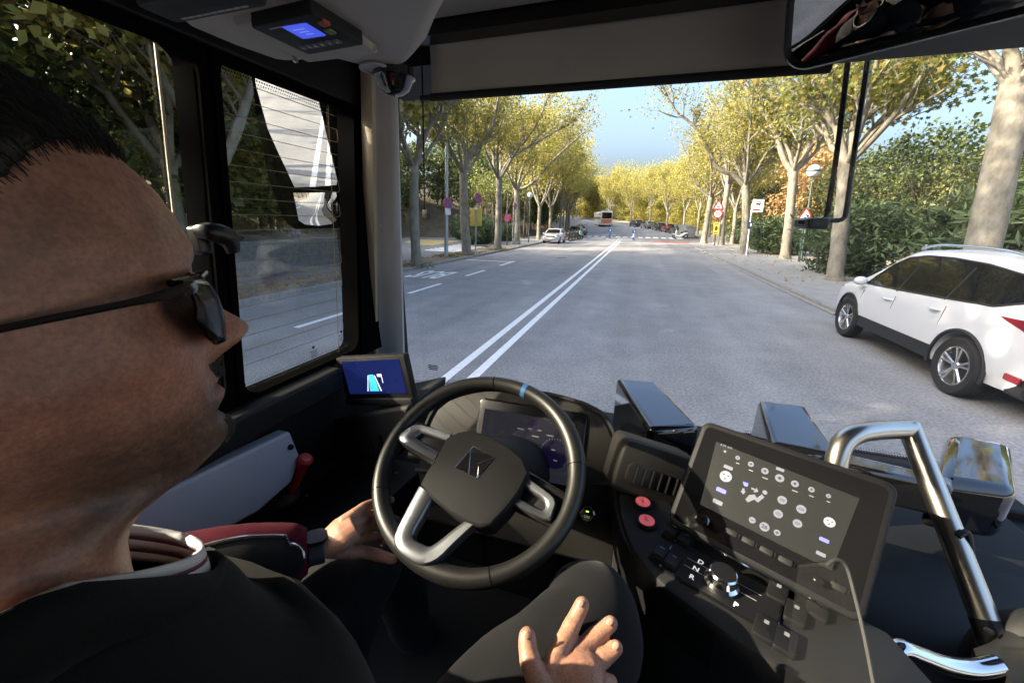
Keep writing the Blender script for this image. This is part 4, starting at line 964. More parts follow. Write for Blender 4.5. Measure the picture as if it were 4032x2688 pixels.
# front pillar
def pillar(cols):
    rings = []
    for t in [i/10 for i in range(11)]:
        rings.append([a.lerp(b, t) for a, b in cols])
    q = MB(); q.loft(rings); q.f = [tuple(reversed(f)) for f in q.f]; return q
pr_ = [(1470,1492,1.37),(1490,1512,1.385),(1530,1555,1.40),(1556,1586,1.43),(1562,1592,1.47)]
cols = [(PY(a,180,Y), PY(b+6,1560,Y)) for a, b, Y in pr_]; bk = [(EYE+(p[0]-EYE)*1.13, EYE+(p[1]-EYE)*1.13) for p in (cols[-1], cols[0])]
pi = pillar(cols+bk).build('windscreen_pillar', trim_grey, bus, sharp=50)
pc = [(1418,1444,1.352),(1440,1466,1.345),(1462,1484,1.352)]
cols = [(PY(a,240,Y), PY(b,1500,Y)) for a, b, Y in pc]; bk = [(p[0]+Vector((0,.06,0)), p[1]+Vector((0,.06,0))) for p in (cols[-1], cols[0])]
pillar(cols+bk).build('pillar_gasket', cream, pi, sharp=50)
q = MB(); q.tube([PY(1563,180,1.50), PY(1575,880,1.50), PY(1593,1500,1.50)], .006, n=6); q.build('screen_seal', frit, pi)
M = frame(PY(1499,889,1.388)+Vector((0,-.006,0)),(1,0,0),(0,0,1)); q = MB(); q.lathe([(.009,0),(.0085,.003),(.004,.004),(.003,.001),(0,.001)], M, 16); q.build('screw', steel, pi)
part('outer_pillar', trim_dark, lambda q: q.box((XLo,1.58,.4),(PY(1400,900,1.72).x,1.72,2.9)))
# windscreen
ws = part('windscreen', wind_m, lambda q: q.sheet([(-1.08,1.79,1.14),(1.36,1.79,1.14),(1.36,1.66,2.9),(-1.08,1.66,2.9)]))
part('windscreen_sill', trim_dark, lambda q: q.box((XLo,1.55,.3),(1.38,1.83,1.185)), bev=.01)
q = MB()
fa, fb_ = PY(1600,1508,1.774), PY(1830,1512,1.774)
for k in range(int((fb_.x-fa.x)/.0075)):
    for j in range(4):
        p = Vector((fa.x+.0075*(k+.5*(j % 2)), 1.774-.0006*j, fa.z+(fb_.z-fa.z)*k*.0075/(fb_.x-fa.x)+.0075*j)); q.prism(circ(.0031*(1-.17*j),0,0,6), 0, .0004, frame(p,(1,0,0),(0,-.07,1)))
o = q.build('frit_dots', frit, ws); o['kind'] = 'stuff'
M = frame(PY(1705,1447,1.772),(1,0,0),(0,-.07,1)); q = MB()
for r_ in range(3): q.prism(rrect(.06-.008*(r_ == 2),.006,.001,0,.012-.011*r_,1), 0, .0004, M)
q.build('glass_stamp', frit, ws)
# header, ceiling panel, blind
part('header_beam', trim_dark, lambda q: q.box((XL,1.36,2.60),(1.35,1.70,2.86)))
part('ceiling_panel', ceil_grey, lambda q: q.box((-.75,.35,2.665),(1.3,1.235,2.70)), bev=.01)
part('ceiling_gap_shade', frit, lambda q: q.box((-.80,1.2355,2.63),(1.3,1.30,2.80)))  # black strip stands in for the shadow between ceiling panel and blind
for px, py in ((2040,66),(2520,30)):
    p = PZ(px,py,2.6645); q = MB(); q.lathe([(.008,-.004),(.008,.0),(.003,.001)], frame(p,(1,0,0),(0,-1,0)), 12); q.build('screw', steel, bus)
bl_ = thing('sun_blind', 'grey roller blind pulled part way down the windscreen', 'blind', (0,1.31,2.5))
zA, zB = PY(1700,385,1.31).z, PY(3230,272,1.31).z; xA, xB = PY(1697,300,1.31).x, .415; slope = (zB-zA)/(PY(3230,272,1.31).x-xA)
rows = []
for i in range(25):
    x = xA+(xB-xA)*i/24; zb = zA+slope*(x-xA); rows.append([Vector((x, 1.31+.004*math.sin(x*9+j*.6), zb+(2.66-zb)*j/5)) for j in range(6)])
q = MB(); q.loft(rows, closed=False); o = q.build('fabric', blind_m, bl_); m = o.modifiers.new('t','SOLIDIFY'); m.thickness = .002
q = MB(); q.tube([(xA-.003,1.308,zA),(xB,1.308,zA+slope*(xB-xA))], .0095, n=10, flat=1.25); q.build('bottom_bar', trim_mid, bl_)
cw = thing('blind_guide_cord', 'black blind guide rod with a square stop beside the pillar', 'cord', PY(1675,835,1.312)); q = MB()
q.tube([PY(1660,205,1.312), PY(1665,390,1.312), PY(1672,830,1.312)], .0028, n=8); q.build('rod', frit, cw)
a = PY(1678,845,1.312); q = MB(); q.prism(rrect(.024,.034,.004), -.008, .008, frame(a,(1,0,0),(0,0,1)), c=.002); q.build('stop', black_pl, cw)
a = PY(1668,388,1.312); q = MB(); q.prism(rrect(.035,.016,.004,.006), -.008, .008, frame(a,(1,0,0),(0,0,1)), c=.002); q.build('clip', black_pl, cw)
# ---- overhead console with the ticket unit
oc = thing('overhead_console', 'grey moulded overhead console above the side window', 'console', PZ(1200,100,2.46))
ol = [(700,118),(880,190),(1075,256),(1160,266),(1250,262),(1330,258),(1400,276),(1470,292),(1560,300),(1640,268),(1690,215),(1725,140),(1775,60),(1830,-40),(1900,-200),(900,-700),(300,-500),(450,-60)]
Z0 = 2.455; pl = [PZ(x,y,Z0) for x,y in ol]; pl = [(p.x,p.y) for p in pl]
ar = sum(pl[i-1][0]*pl[i][1]-pl[i][0]*pl[i-1][1] for i in range(len(pl)))
if ar < 0: pl.reverse()
q = MB(); q.prism(pl, Z0, 2.87, None, c0=.035); q.build('shell', ceil_grey, oc, sharp=60, bev=.012, seg=3)
def down_frame(pxs, z):
    P4 = [PZ(x,y,z) for x,y in pxs]; c = sum(P4, Vector())/4; xd = (P4[1]-P4[0]+P4[2]-P4[3]); yd = (P4[0]-P4[3]+P4[1]-P4[2])
    M = frame(c, xd, yd); return M, xd.length/2, (yd-yd.dot(xd.normalized())*xd.normalized()).length/2
M, w, h = down_frame([(1000,55),(1270,12),(1465,195),(1130,240)], 2.452)   # z axis points to the viewer below
sgn = 1 if M.col[2].z < 0 else -1
q = MB(); q.prism(rrect(w,h,.012), -.02, .012, M, c=.008); q.build('bezel', ceil_grey, oc)
tu = thing('ticket_unit', 'small black control unit with a blue display in the overhead console', 'control unit', M.translation)
M2, w, h = down_frame([(1039,71),(1253,33),(1411,161),(1161,214)], 2.441)
q = MB(); q.prism(rrect(w,h,.008), -.02, .008, M2, c=.003); q.build('housing', trim_dark, tu)
blue_lcd = mat('blue_lcd', (.02,.03,.2), .3, emit=(.05,.09,.75), estr=0.182); lcd_txt = mat('lcd_text', (.2,.25,.6), .4, emit=(.25,.32,.95), estr=0.132)
M3, w3, h3 = down_frame([(1128,104),(1223,88),(1268,143),(1176,156)], 2.4325)
q = MB(); q.prism(rrect(w3,h3,.002,n=2), -.002, .0006, M3); d = q.build('display', blue_lcd, tu)
q = MB()
for r_ in range(3): q.prism(rrect(w3*(.5-.1*r_),.0028,.0006,-.004+.003*r_,h3*(.2-.2*r_),1), .0008, .0011, M3)
q.build('display_text', lcd_txt, d)
key_m = mat('grey_key', (.10,.11,.14), .5); key_w = mat('key_symbol', (.42,.44,.5), .5); key_r = mat('red_key', (.35,.06,.03), .5); key_g = mat('green_key', (.10,.22,.04), .5)
for i, (px, py) in enumerate(((1195,187),(1219,182),(1243,178),(1268,173),(1297,168),(1327,163))):
    p = PZ(px,py,2.4325); Mk = M2.copy(); Mk.translation = p; q = MB(); q.prism(rrect(.0125,.0165,.002), -.004, .002, Mk, c=.001); k = q.build('key', key_m, tu)
    q = MB(); q.prism(circ(.0035,0,0,3+i % 4), .0022, .0026, Mk); q.build('key_symbol', key_w, k)
for (px, py), m in (((1275,94),key_r),((1300,125),key_g)):
    p = PZ(px,py,2.4325); Mk = M2.copy(); Mk.translation = p; q = MB(); q.prism(rrect(.016,.018,.003), -.004, .002, Mk, c=.001); q.build('key', m, tu)
q = MB(); text_mb(q, 'ACCESS', .007, Matrix.Translation((0,0,0)) @ M2 @ Matrix.Translation((-.02,h*.36,.0085))) if False else q.prism(rrect(.03,.003,.001,-.03,h*.38,1), .0083, .0086, M2); q.build('print', key_w, tu)
for px, py in ((1163,240),(1475,197)):
    p = PZ(px,py,2.445); Mk = M2.copy(); Mk.translation = p; q = MB(); q.lathe([(.006,-.01),(.006,.002),(.003,.004),(0,.004)], Mk, 14); q.build('screw', steel, oc)
# second dark unit overhead, dome and ring
M4, w4, h4 = down_frame([(575,-20),(930,-95),(1040,0),(645,85)], 2.425)
q = MB(); q.prism(rrect(w4,h4,.01), -.05, .01, M4, c=.006); ou = q.build('radio_unit', trim_mid); tag(ou, 'dark radio unit at the very top of the picture in the overhead console', 'radio')
q = MB()
for i in range(9): q.prism(rrect(w4*.07,.004,.001,w4*(-.32+.08*i),-h4*.28,1), .0102, .011, M4)
q.build('button_print', trim_grey, ou)
p = PZ(1552,292,2.45); q = MB(); q.lathe([(.052,0.01),(.052,-.01),(.045,-.016),(.036,-.034),(.02,-.046),(0,-.05)], Matrix.Translation(p), 24); dm = q.build('dome_camera', gloss_black); tag(dm, 'black dome camera under the overhead console', 'camera')
p = PZ(1478,268,2.452); q = MB(); q.lathe([(.038,.0),(.038,-.004),(.030,-.005),(.03,-.002),(0,-.002)], Matrix.Translation(p), 24); q.build('blank_ring', trim_grey, oc)
# ---- interior mirror (convex)
mc = PD(3660,-72,.72); nrm = (EYE-mc+Vector((-.02,-.05,-.06))).normalized()
xd = Vector((-nrm.y, nrm.x, 0)).normalized(); xd = xd if xd.dot(RIGHT) > 0 else -xd
Mm = frame(mc, xd, Vector((0,0,1))-nrm*nrm.z) ; Mm = Mm @ Matrix.Rotation(rad(3.5),4,'Z')
im = thing('interior_mirror', 'wide black framed interior mirror showing the driver', 'mirror', mc)
W2, H2 = .225, .095; sg = 1 if (Mm.col[2].xyz.dot(nrm) > 0) else -1
q = MB(); q.prism(rrect(2*W2,2*H2,.055,n=8), -.05, .012, Mm, c=.012) ; q.build('frame', frit, im)
q = MB(); n_ = 24; rr_ = rrect(2*W2-.036,2*H2-.036,.04,n=8)
rings = [[Mm @ Vector((x*s, y*s, .0125+.022*(1-(x*s/W2)**2*.85-(y*s/H2)**2*.15))) for x, y in rr_] for s in (1,.85,.7,.55,.4,.25,.1)]
q.loft(rings, False, True); q.build('glass', mat('dimmed_mirror', (.42,.43,.44), .015, metal=1), im, sharp=180)
q = MB(); q.tube([Mm @ Vector((.0,H2*.9,-.03)), Mm @ Vector((.0,H2+.1,-.03))], .012, n=10); q.build('stalk', frit, im)
# ---- outside mirror on the kerbless side
om0 = PX(1190,560,-1.42); inc = (om0-EYE).normalized(); out = Vector((-.10,-.965,-.16)).normalized(); on = (out-inc).normalized()
om = thing('outside_mirror', 'tall outside mirror with a wide angle glass below, seen through the side window', 'mirror', om0)
def mpoly(pts, off=0): return [PP(x,y,om0+on*off,on) for x,y in pts]
hp = [(985,255),(1012,470),(1058,705),(1100,820),(1130,880),(1165,902),(1300,905),(1352,890),(1366,850),(1364,710),(1340,560),(1300,390),(1270,255)]
f0 = mpoly(hp, .0); f1 = mpoly(hp, -.01); cen = sum(f0, Vector())/len(f0); f2 = [cen+(p-cen)*.9-on*.10 for p in f0]
q = MB(); q.loft([f0, f1, f2]); q.build('housing', gasket, om, sharp=40)
def mglass(pts, nm, off, bulge=0):
    P_ = mpoly(pts, off); c = sum(P_, Vector())/len(P_); rings = [[c+(p-c)*s+on*(bulge*(1-s*s)) for p in P_] for s in (1,.8,.6,.4,.2,.05)]
    q = MB(); q.loft(rings, False, True); q.build(nm, mirror_m, om, sharp=180)
mglass([(1003,262),(1006,330),(1030,420),(1055,510),(1100,610),(1160,738),(1240,736),(1325,728),(1328,710),(1290,550),(1255,400),(1238,262)], 'main_glass', .004, .0)
mglass([(1155,760),(1165,810),(1176,868),(1200,884),(1256,889),(1305,882),(1326,866),(1329,800),(1324,757)], 'wide_glass', .004, .012)
q = MB(); q.tube([om0+Vector((-.0,.06,.35)), om0+Vector((.05,.12,.55)), om0+Vector((.3,.2,.62))], .02, n=8, smooth=3); q.build('arm', frit, om)
# ---- bent rods outside the windscreen carrying a small kerb mirror
br = thing('front_mirror_arm', 'two bent black rods outside the windscreen holding a small flat mirror', 'mirror arm', PY(3150,870,2.0))
for pts in (((3345,180),(3318,420),(3290,640),(3264,800),(3254,850),(3240,866),(3220,870),(3140,874)), ((3425,180),(3400,360),(3370,560),(3345,740),(3330,840),(3318,862),(3295,868),(3250,869))):
    q = MB(); q.tube([PY(x,y,1.98) for x,y in pts], .0095, n=10, smooth=3); q.build('rod', frit, br)
a, b = PY(3155,872,1.98), PY(3205,872,1.98); q = MB(); q.box((a.x,1.9,a.z-.03),(b.x+.03,2.06,a.z+.015)); q.build('mirror_pod', frit, br, bev=.01)

# ================================================================ dashboard
db = thing('dashboard', 'dark bus dashboard with glossy pods under the windscreen', 'dashboard', (0,1.3,.85))
def slabz(name, pxs, z, th, m, par=db, c=.008, bev=0):
    P_ = [PZ(x,y,z) for x,y in pxs]; pl = [(p.x,p.y) for p in P_]
    ar = sum(pl[i-1][0]*pl[i][1]-pl[i][0]*pl[i-1][1] for i in range(len(pl)))
    if ar < 0: pl.reverse()
    q = MB(); q.prism(pl, z-th, z, None, c=c); return q.build(name, m, par, bev=bev)
def hexa(name, top, drop, m, par=db, bev=.012, shift=Vector((0,0,0)), seg=3):
    q = MB(); t = [Vector(p) for p in top]; b = [p+drop+shift for p in t]; q.loft([b, t])
    n = (t[1]-t[0]).cross(t[2]-t[1])
    if n.z < 0: q.f = [tuple(reversed(f)) for f in q.f]
    return q.build(name, m, par, bev=bev, seg=seg)
# main mass below the windscreen
q = MB(); prof = [(1.05,.85),(1.05,1.08),(1.10,1.14),(1.25,1.165),(1.60,1.175),(1.60,.85)]
q.loft([[Vector((x,y,z)) for y,z in prof] for x in (-1.04,.2,.7,1.0,1.29)]); q.f = [tuple(reversed(f)) for f in q.f]; q.build('main_body', trim_dark, db, bev=.02)
# left pod under the monitor
t = [PY(1150,1683,1.06), PY(1610,1598,1.06), PY(1575,1795,1.02), PY(1190,1838,1.02)]
q = MB(); back = [p+Vector((0,.3,0)) for p in t]; q.loft([back, t]); q.f = [tuple(reversed(f)) for f in q.f]; q.build('left_pod', trim_mid, db, bev=.012)
Mp = frame(PY(1425,1755,1.027), t[2]-t[3], t[0]-t[3]); zz = 1 if Mp.col[2].y < 0 else -1
q = MB(); q.prism(rrect(.19,.062,.006), -.004*zz, .006*zz, Mp); kp = q.build('switch_bank', trim_dark, db)
for i in range(12):
    x = -.075+.030*(i % 6); y = .014-.028*(i//6); q = MB(); q.prism(rrect(.025,.022,.002,x,y,1), .004*zz, .0095*zz, Mp); k = q.build('switch', trim_mid, kp)
# pale wall panel with its screw, side ledge
pp = [(663,1928),(1143,1698),(1184,1799),(1150,1897),(1020,2013),(850,2108),(643,2142),(520,2170),(520,1990)]
q = MB(); o_ = [PX(x,y,-.985) for x,y in pp]; i_ = [p+Vector((-.05,0,0)) for p in o_]; q.loft([i_, o_]); wp = q.build('wall_panel', trim_pale, bus, bev=.008)
Mk = frame(PX(1143,1759,-.983),(0,-1,0),(0,0,1)); q = MB(); q.lathe([(.009,-.006),(.009,.004),(.006,.008),(0,.009)], Mk, 14); q.build('screw', trim_mid, wp)
part('wall_ledge', trim_dark, lambda q: q.box((XL,-.2,1.5),(-.975,1.06,1.585)), bev=.01)
slabz('side_console', [(1185,1815),(1500,1790),(1680,1830),(1500,1990),(1180,2150),(900,2400),(620,2500),(560,2200),(850,2105),(1020,2010),(1150,1895)], 1.17, .3, trim_dark)
q = MB(); q.tube([PZ(x,y,1.14) for x,y in ((1020,2250),(1160,2125),(1260,2050),(1400,1980),(1560,1905),(1690,1830))], [.03,.034,.036,.036,.034,.03], n=12, smooth=4, flat=.8); q.build('knee_trim', trim_mid, db)
for px, py in ((1208,1950),(1045,2085),(1560,1862)):
    q = MB(); q.lathe([(.006,-.004),(.006,.002),(.003,.003),(0,.0025)], Matrix.Translation(PZ(px,py,1.171)), 12); q.build('screw', steel, db)
# parking brake lever
pb = PZ(1110,1965,1.175); lv = thing('parking_brake', 'red handled parking brake lever on the side console', 'brake lever', pb)
q = MB(); q.lathe([(.058,0),(.058,.012),(.045,.03),(.03,.042),(0,.046)], Matrix.Translation(pb), 20); q.build('boot', black_pl, lv)
q = MB(); q.prism(rrect(.10,.05,.01), 0, .03, Matrix.Translation(pb+Vector((-.05,-.03,0)))); q.build('base', black_pl, lv)
d0 = PD(1150,1925,(pb-EYE).dot(FWD)*.985); d1 = PD(1203,1806,(pb-EYE).dot(FWD)*.95); redh = mat('red_handle', (.62,.03,.022), .35, coat=.4)
q = MB(); q.tube([pb+Vector((0,0,.03)), d0], .007, n=8); q.build('stem', black_pl, lv)
q = MB(); e = d1-d0; q.tube([d0-e*.1, d0, d0+e*.3, d0+e*.75, d0+e*.93, d0+e*1.0, d0+e*1.06], [.012,.014,.0155,.0175,.024,.025,.018], n=18); q.build('handle', redh, lv)
# ---- left monitor
def quadframe(pxs, fn):
    P4 = [fn(x,y) for x,y in pxs]; c = sum(P4, Vector())/4; xd = P4[1]-P4[0]+P4[2]-P4[3]; yd = P4[0]-P4[3]+P4[1]-P4[2]
    M = frame(c, xd, yd); return M, xd.length/2, abs((yd-yd.dot(xd.normalized())*xd.normalized()).length)/2
M, w, h = quadframe([(1338,1405),(1608,1400),(1612,1562),(1347,1572)], lambda x,y: PY(x,y,1.09))
mo = thing('dash_monitor', 'small monitor with a blue route picture beside the pillar', 'monitor', M @ Vector((0,-h/2-.03,0)))
q = MB(); q.prism(rrect(w,h,.006), -.028, 0, M, c=.003); q.build('housing', trim_dark, mo)
navy = mat('screen_navy', (.004,.006,.03), .12, emit=(.004,.008,.05), estr=0.33); cyan = mat('screen_cyan', (.02,.3,.4), .3, emit=(.06,.50,.75), estr=0.297); swhite = mat('screen_white', (.4,.4,.42), .3, emit=(.62,.64,.72), estr=0.264)
q = MB(); q.prism(rrect(w*.84,h*.8,.003,0,.002,1), .0, .0012, M); s = q.build('screen', navy, mo)
q = MB(); q.prism([(-.030,-.052),(.012,-.052),(.002,.012),(-.018,.012)], .0015, .002, M); q.build('road_picture', cyan, s)
q = MB(); q.prism([(-.042,-.052),(-.036,-.052),(-.020,.010),(-.023,.010)], .0015, .002, M); q.prism([(.018,-.052),(.024,-.052),(.008,.010),(.005,.010)], .0015, .002, M); q.prism([(.018,.014),(.038,.014),(.038,-.020),(.035,-.020),(.035,.004),(.018,.004)], .0015, .002, M); q.build('lane_lines', swhite, s)
q = MB(); q.prism(rrect(w*.98,.026,.004,0,-h/2-.012), -.03, .012, M, c=.003); k = q.build('button_bar', trim_mid, mo)
for i in range(3): q = MB(); q.prism(circ(.005,-.03+.04*i,-h/2-.012,10), .0122, .014, M); q.build('button', trim_dark, k)
q = MB(); q.tube([M @ Vector((0,-h/2,-.04)), M @ Vector((0,-h/2-.1,-.05))], .02, n=8); q.build('foot', trim_dark, mo)
# ---- instrument cluster
Mc = frame((-.27,1.02,1.435),(1,0,0),(0,.42,.9))
ic = thing('instrument_cluster', 'hooded instrument cluster with a dim display behind the steering wheel', 'instrument cluster', (-.27,1.05,1.2))
ho = [(-.355,-.02),(-.33,.06),(-.27,.115),(-.16,.152),(.0,.165),(.14,.155),(.225,.125),(.27,.06),(.305,-.06),(.30,-.30),(-.30,-.30),(-.36,-.15)]; ho.reverse()
q = MB(); q.prism(ho, -.28, 0, Mc, c=.012); q.build('hood', trim_taupe, ic, bev=.006)
q = MB(); hr = [Mc @ Vector((x,y,.0)) for x,y in ho if y > -.2]; q.tube(hr, .007, n=8, smooth=3); q.build('hood_lip', trim_mid, ic)
q = MB(); q.prism(rrect(.35,.255,.02,.005,-.005), 0, .008, Mc, c=.004); q.build('bezel', frit, ic)
clus = mat('cluster_screen', (.012,.012,.014), .13, coat=1, emit=(.010,.010,.014), estr=0.33); dimw = mat('cluster_print', (.1,.1,.1), .4, emit=(.07,.07,.08), estr=0.264); dimb = mat('cluster_blue', (.006,.005,.014), .4, emit=(.03,.02,.14), estr=.02)
q = MB(); q.prism(rrect(.295,.185,.006,.0,-.003,2), .008, .0105, Mc); s = q.build('display', clus, ic)
q = MB(); q.prism(circ(.045,.095,-.01,28), .0108, .0111, Mc); q.prism(rrect(.05,.035,.005,.0,-.055), .0108, .0111, Mc); q.prism(circ(.02,.02,.06,18), .0108, .0111, Mc); q.build('blue_gauges', dimb, s)
q = MB()
for i, (x, y) in enumerate(((-.02,.045),(.01,.05),(.04,.05),(.075,.04),(-.035,.01),(.0,.0),(.03,-.005),(-.02,-.03),(.06,-.03),(.03,.03),(.09,.0),(.1,-.03))): q.prism(rrect(.012+.01*(i % 3 == 0),.004,.001,x,y,1), .0113, .0116, Mc)
for a in range(24):
    an = rad(-40+260*a/23); q.prism(rrect(.0015,.006,.0004,.095+.043*math.cos(an),-.01+.043*math.sin(an),1), .0113, .0116, Mc)
q.build('gauge_print', dimw, s)
Mi = frame(PD(2312,2022,.97), (1,0,0), (0,.5,.86)); q = MB(); q.lathe([(.02,-.03),(.02,.004),(.016,.007),(0,.007)], Mi, 20); ig = q.build('ignition_button', gloss_black); tag(ig, 'round start button with a green light beside the steering wheel', 'button')
q = MB(); q.prism(rrect(.007,.003,.001,0,.007,1), .0072, .008, Mi); q.build('green_light', mat('green_led', (.2,.5,.05), .4, emit=(.45,.9,.12), estr=0.495), ig)
q = MB(); text_mb(q, 'ON', .009, Mi @ Matrix.Translation((0,-.006,.0078))); q.build('lettering', mat('dim_led', (.1,.12,.05), .4, emit=(.12,.16,.06), estr=0.33), ig)
part('column_shroud', trim_dark, lambda q: q.tube([(-.28,.70,1.56),(-.28,.85,1.46),(-.28,1.06,1.30)], [.06,.09,.11], n=16, smooth=3), par=ic)
part('side_fill', trim_dark, lambda q: q.box((-.03,1.0,1.0),(.24,1.3,1.36)), par=db, bev=.02)
part('column_tower', trim_dark, lambda q: q.box((-.40,.98,.85),(-.14,1.06,1.30)), par=db, bev=.02)
# ---- glossy pods
def pod(pts, drop, m=gloss_black, bev=.02, shift=Vector((0,0,0))): return hexa('glossy_pod', pts, Vector((0,0,-drop)), m, db, bev, shift)
pod([PZ(2425,1483,1.48), PZ(2583,1497,1.48), PZ(2760,1680,1.45), PZ(2560,1690,1.45)], .36)
pod([PZ(2985,1568,1.47), PZ(3172,1592,1.47), PZ(3320,1800,1.44), PZ(3035,1745,1.44)], .36)
pod([PZ(3735,1698,1.46), PZ(3990,1742,1.46), PZ(4022,1935,1.44), PZ(3690,1885,1.44)], .17, bev=.028)
hexa('glossy_rail', [PY(3330,1780,1.24), PY(3760,1880,1.24), PY(3760,1920,1.18), PY(3330,1830,1.18)], Vector((0,0,-.1)), gloss_black, db, .012)
q = MB()
for k in range(70):
    for j in range(3): q.prism(circ(.0036*(1-.2*j),0,0,6), 0, .0004, frame((.55+.0095*(k+.5*(j % 2)),1.785,1.195+.0095*j),(1,0,0),(0,-.07,1)))
o = q.build('frit_dots', frit, ws); o['kind'] = 'stuff'
# ---- right hand dash body: smooth mass below the rail
q = MB(); rows = []
for i, x in enumerate((.45,.6,.8,1.0,1.2,1.32)):
    rows.append([Vector((x, 1.20-.10*i*.2, 1.24)), Vector((x, 1.02-.03*i, 1.23)), Vector((x, .90-.06*i, 1.18)), Vector((x, .82-.07*i, 1.02)), Vector((x, .80-.07*i, .85))])
q.loft(rows, closed=False); o = q.build('right_body', trim_mid, db, sharp=180); m = o.modifiers.new('s','SUBSURF'); m.levels = m.render_levels = 2
# ---- vent panel
Mv, w, h = quadframe([(2462,1740),(2760,1845),(2690,1990),(2440,1925)], lambda x,y: PD(x,y,1.02))
if Mv.col[2].xyz.dot(EYE-Mv.translation) < 0: Mv = Mv @ Matrix.Rotation(math.pi,4,'X')
q = MB(); q.prism(rrect(w*1.1,h*1.25,.02), -.12, 0, Mv, c=.01); q.build('vent_panel', trim_taupe, db)
q = MB(); q.prism(rrect(.155,.062,.02,-.005,-.012), 0, .004, Mv, c=.002); vb = q.build('vent_frame', trim_taupe, db)
q = MB(); q.prism(rrect(.142,.05,.015,-.005,-.012), .004, .0045, Mv); q.build('vent_opening', frit, vb)
for i in range(6): q = MB(); q.box((-.06+.022*i,-.034,.0047),(-.057+.022*i,.011,.010), Mv); q.build('vent_slat', trim_mid, vb)
# ---- side control console
ZC = 1.40
cpts = [(2440,1915),(2438,1990),(2450,2060),(2490,2160),(2560,2250),(2650,2335),(2790,2440),(2960,2560),(3200,2700),(3500,2850),(3700,2700),(3500,2480),(3100,2280),(2680,2080),(2640,1960)]
cc = slabz('control_console', cpts, ZC, .36, trim_mid, par=None, c=.012); tag(cc, 'dark control console with gear selector beside the driver', 'console')
slabz('edge_trim', [(2420,1925),(2420,2000),(2440,2085),(2480,2170),(2550,2262),(2640,2348),(2780,2455),(2950,2575),(3190,2715),(3210,2690),(2965,2555),(2795,2437),(2655,2332),(2565,2247),(2495,2157),(2455,2058),(2446,1990),(2446,1918)], ZC-.012, .10, trim_dark, par=cc, c=.004)
def on_c(px, py, dz=0): return PZ(px, py, ZC+dz)
ux = (on_c(2900,2410)-on_c(2660,2270)).normalized(); uy = Vector((-ux.y,ux.x,0))   # console axes
def cf(px, py, dz=0): return frame(on_c(px,py,dz), ux, uy)
redb = mat('red_button', (.50,.10,.12), .4, emit=(.55,.10,.12), estr=0.115); redp = mat('red_button_symbol', (.6,.22,.24), .4)
for px, py in ((2530,1985),(2545,2058)):
    M = cf(px,py,.001); q = MB(); q.lathe([(.024,0),(.024,.006),(.021,.008),(.0185,.008),(.0185,.004)], M, 28); b = q.build('push_button', trim_dark, cc)
    q = MB(); q.lathe([(.0183,.003),(.0183,.010),(.016,.0115),(0,.012)], M, 28); q.build('button_cap', redb, b)
    q = MB(); q.prism(rrect(.012,.004,.001,0,.003,1), .0121,.0124, M); q.prism(rrect(.008,.006,.001,0,-.004,1), .0121,.0124, M); q.build('symbol', redp, b)
sym = mat('switch_symbol', (.22,.23,.25), .5); symw = mat('lit_symbol', (.8,.8,.8), .4, emit=(.8,.8,.8), estr=0.115)
for px, py in ((2645,2095),(2695,2130),(2598,2182),(2645,2217)):
    M = cf(px,py,.001); q = MB(); q.prism(rrect(.034,.05,.005), 0, .006, M, c=.002); k = q.build('rocker_switch', trim_dark, cc)
    q = MB(); q.loft([[M @ Vector(p) for p in ((-.014,-.021,.004),(.014,-.021,.004),(.014,.021,.004),(-.014,.021,.004))],[M @ Vector(p) for p in ((-.013,-.02,.016),(.013,-.02,.016),(.013,.02,.008),(-.013,.02,.008))]]); q.build('rocker', trim_mid, k, bev=.002)
    q = MB(); q.prism(rrect(.010,.004,.001,0,.010,1), .0118,.0124, M @ Matrix.Rotation(rad(-11),4,'X')); q.build('symbol', sym, k)
# gear selector plate, letters, knob
M = cf(2830,2290,.001); q = MB(); q.prism(rrect(.215,.105,.014), -.002, .004, M, c=.002); gp_ = q.build('selector_plate', gloss_black, cc)
q = MB(); q.prism(rrect(.207,.097,.012), .004, .0048, M); q.build('selector_face', trim_dark, gp_)
for ch, px, py in (('D',2767,2212),('N',2748,2238),('R',2732,2270),('P',2905,2380)):
    q = MB(); text_mb(q, ch, .0165, cf(px-8,py,.0065), bold=.0005); q.build('letter', symw, gp_)
for px, py in ((2748,2226),(2735,2254),(2925,2345),(2945,2325)):
    q = MB(); q.prism(rrect(.045,.0012,.0004,0,0,1), .0055,.0062, cf(px,py,0)); q.build('divider', trim_grey, gp_)
M = cf(2838,2300,.005); q = MB(); q.lathe([(.032,0),(.032,.008),(.027,.013),(.0255,.025),(.0268,.030),(.0243,.0335),(.023,.033)], M, 40); kn = q.build('gear_knob', chrome, cc)
q = MB(); q.lathe([(.0233,.032),(.0225,.0345),(0,.035)], M, 40); q.build('knob_top', trim_dark, kn)
for px, py in ((3060,2335),(3130,2420),(3010,2480),(3090,2530),(3215,2400)):
    M = cf(px,py,.001); q = MB(); q.prism(rrect(.034,.05,.005), 0, .010, M, c=.003); k = q.build('rocker_switch', trim_dark, cc)
    q = MB(); q.prism(rrect(.008,.008,.001,0,.01,1), .0105,.011, M); q.build('symbol', sym, k)
slabz('console_lip', [(2600,2345),(2640,2352),(2785,2462),(2790,2490),(2775,2505),(2600,2385)], ZC-.115, .12, trim_taupe, par=cc, c=.004)
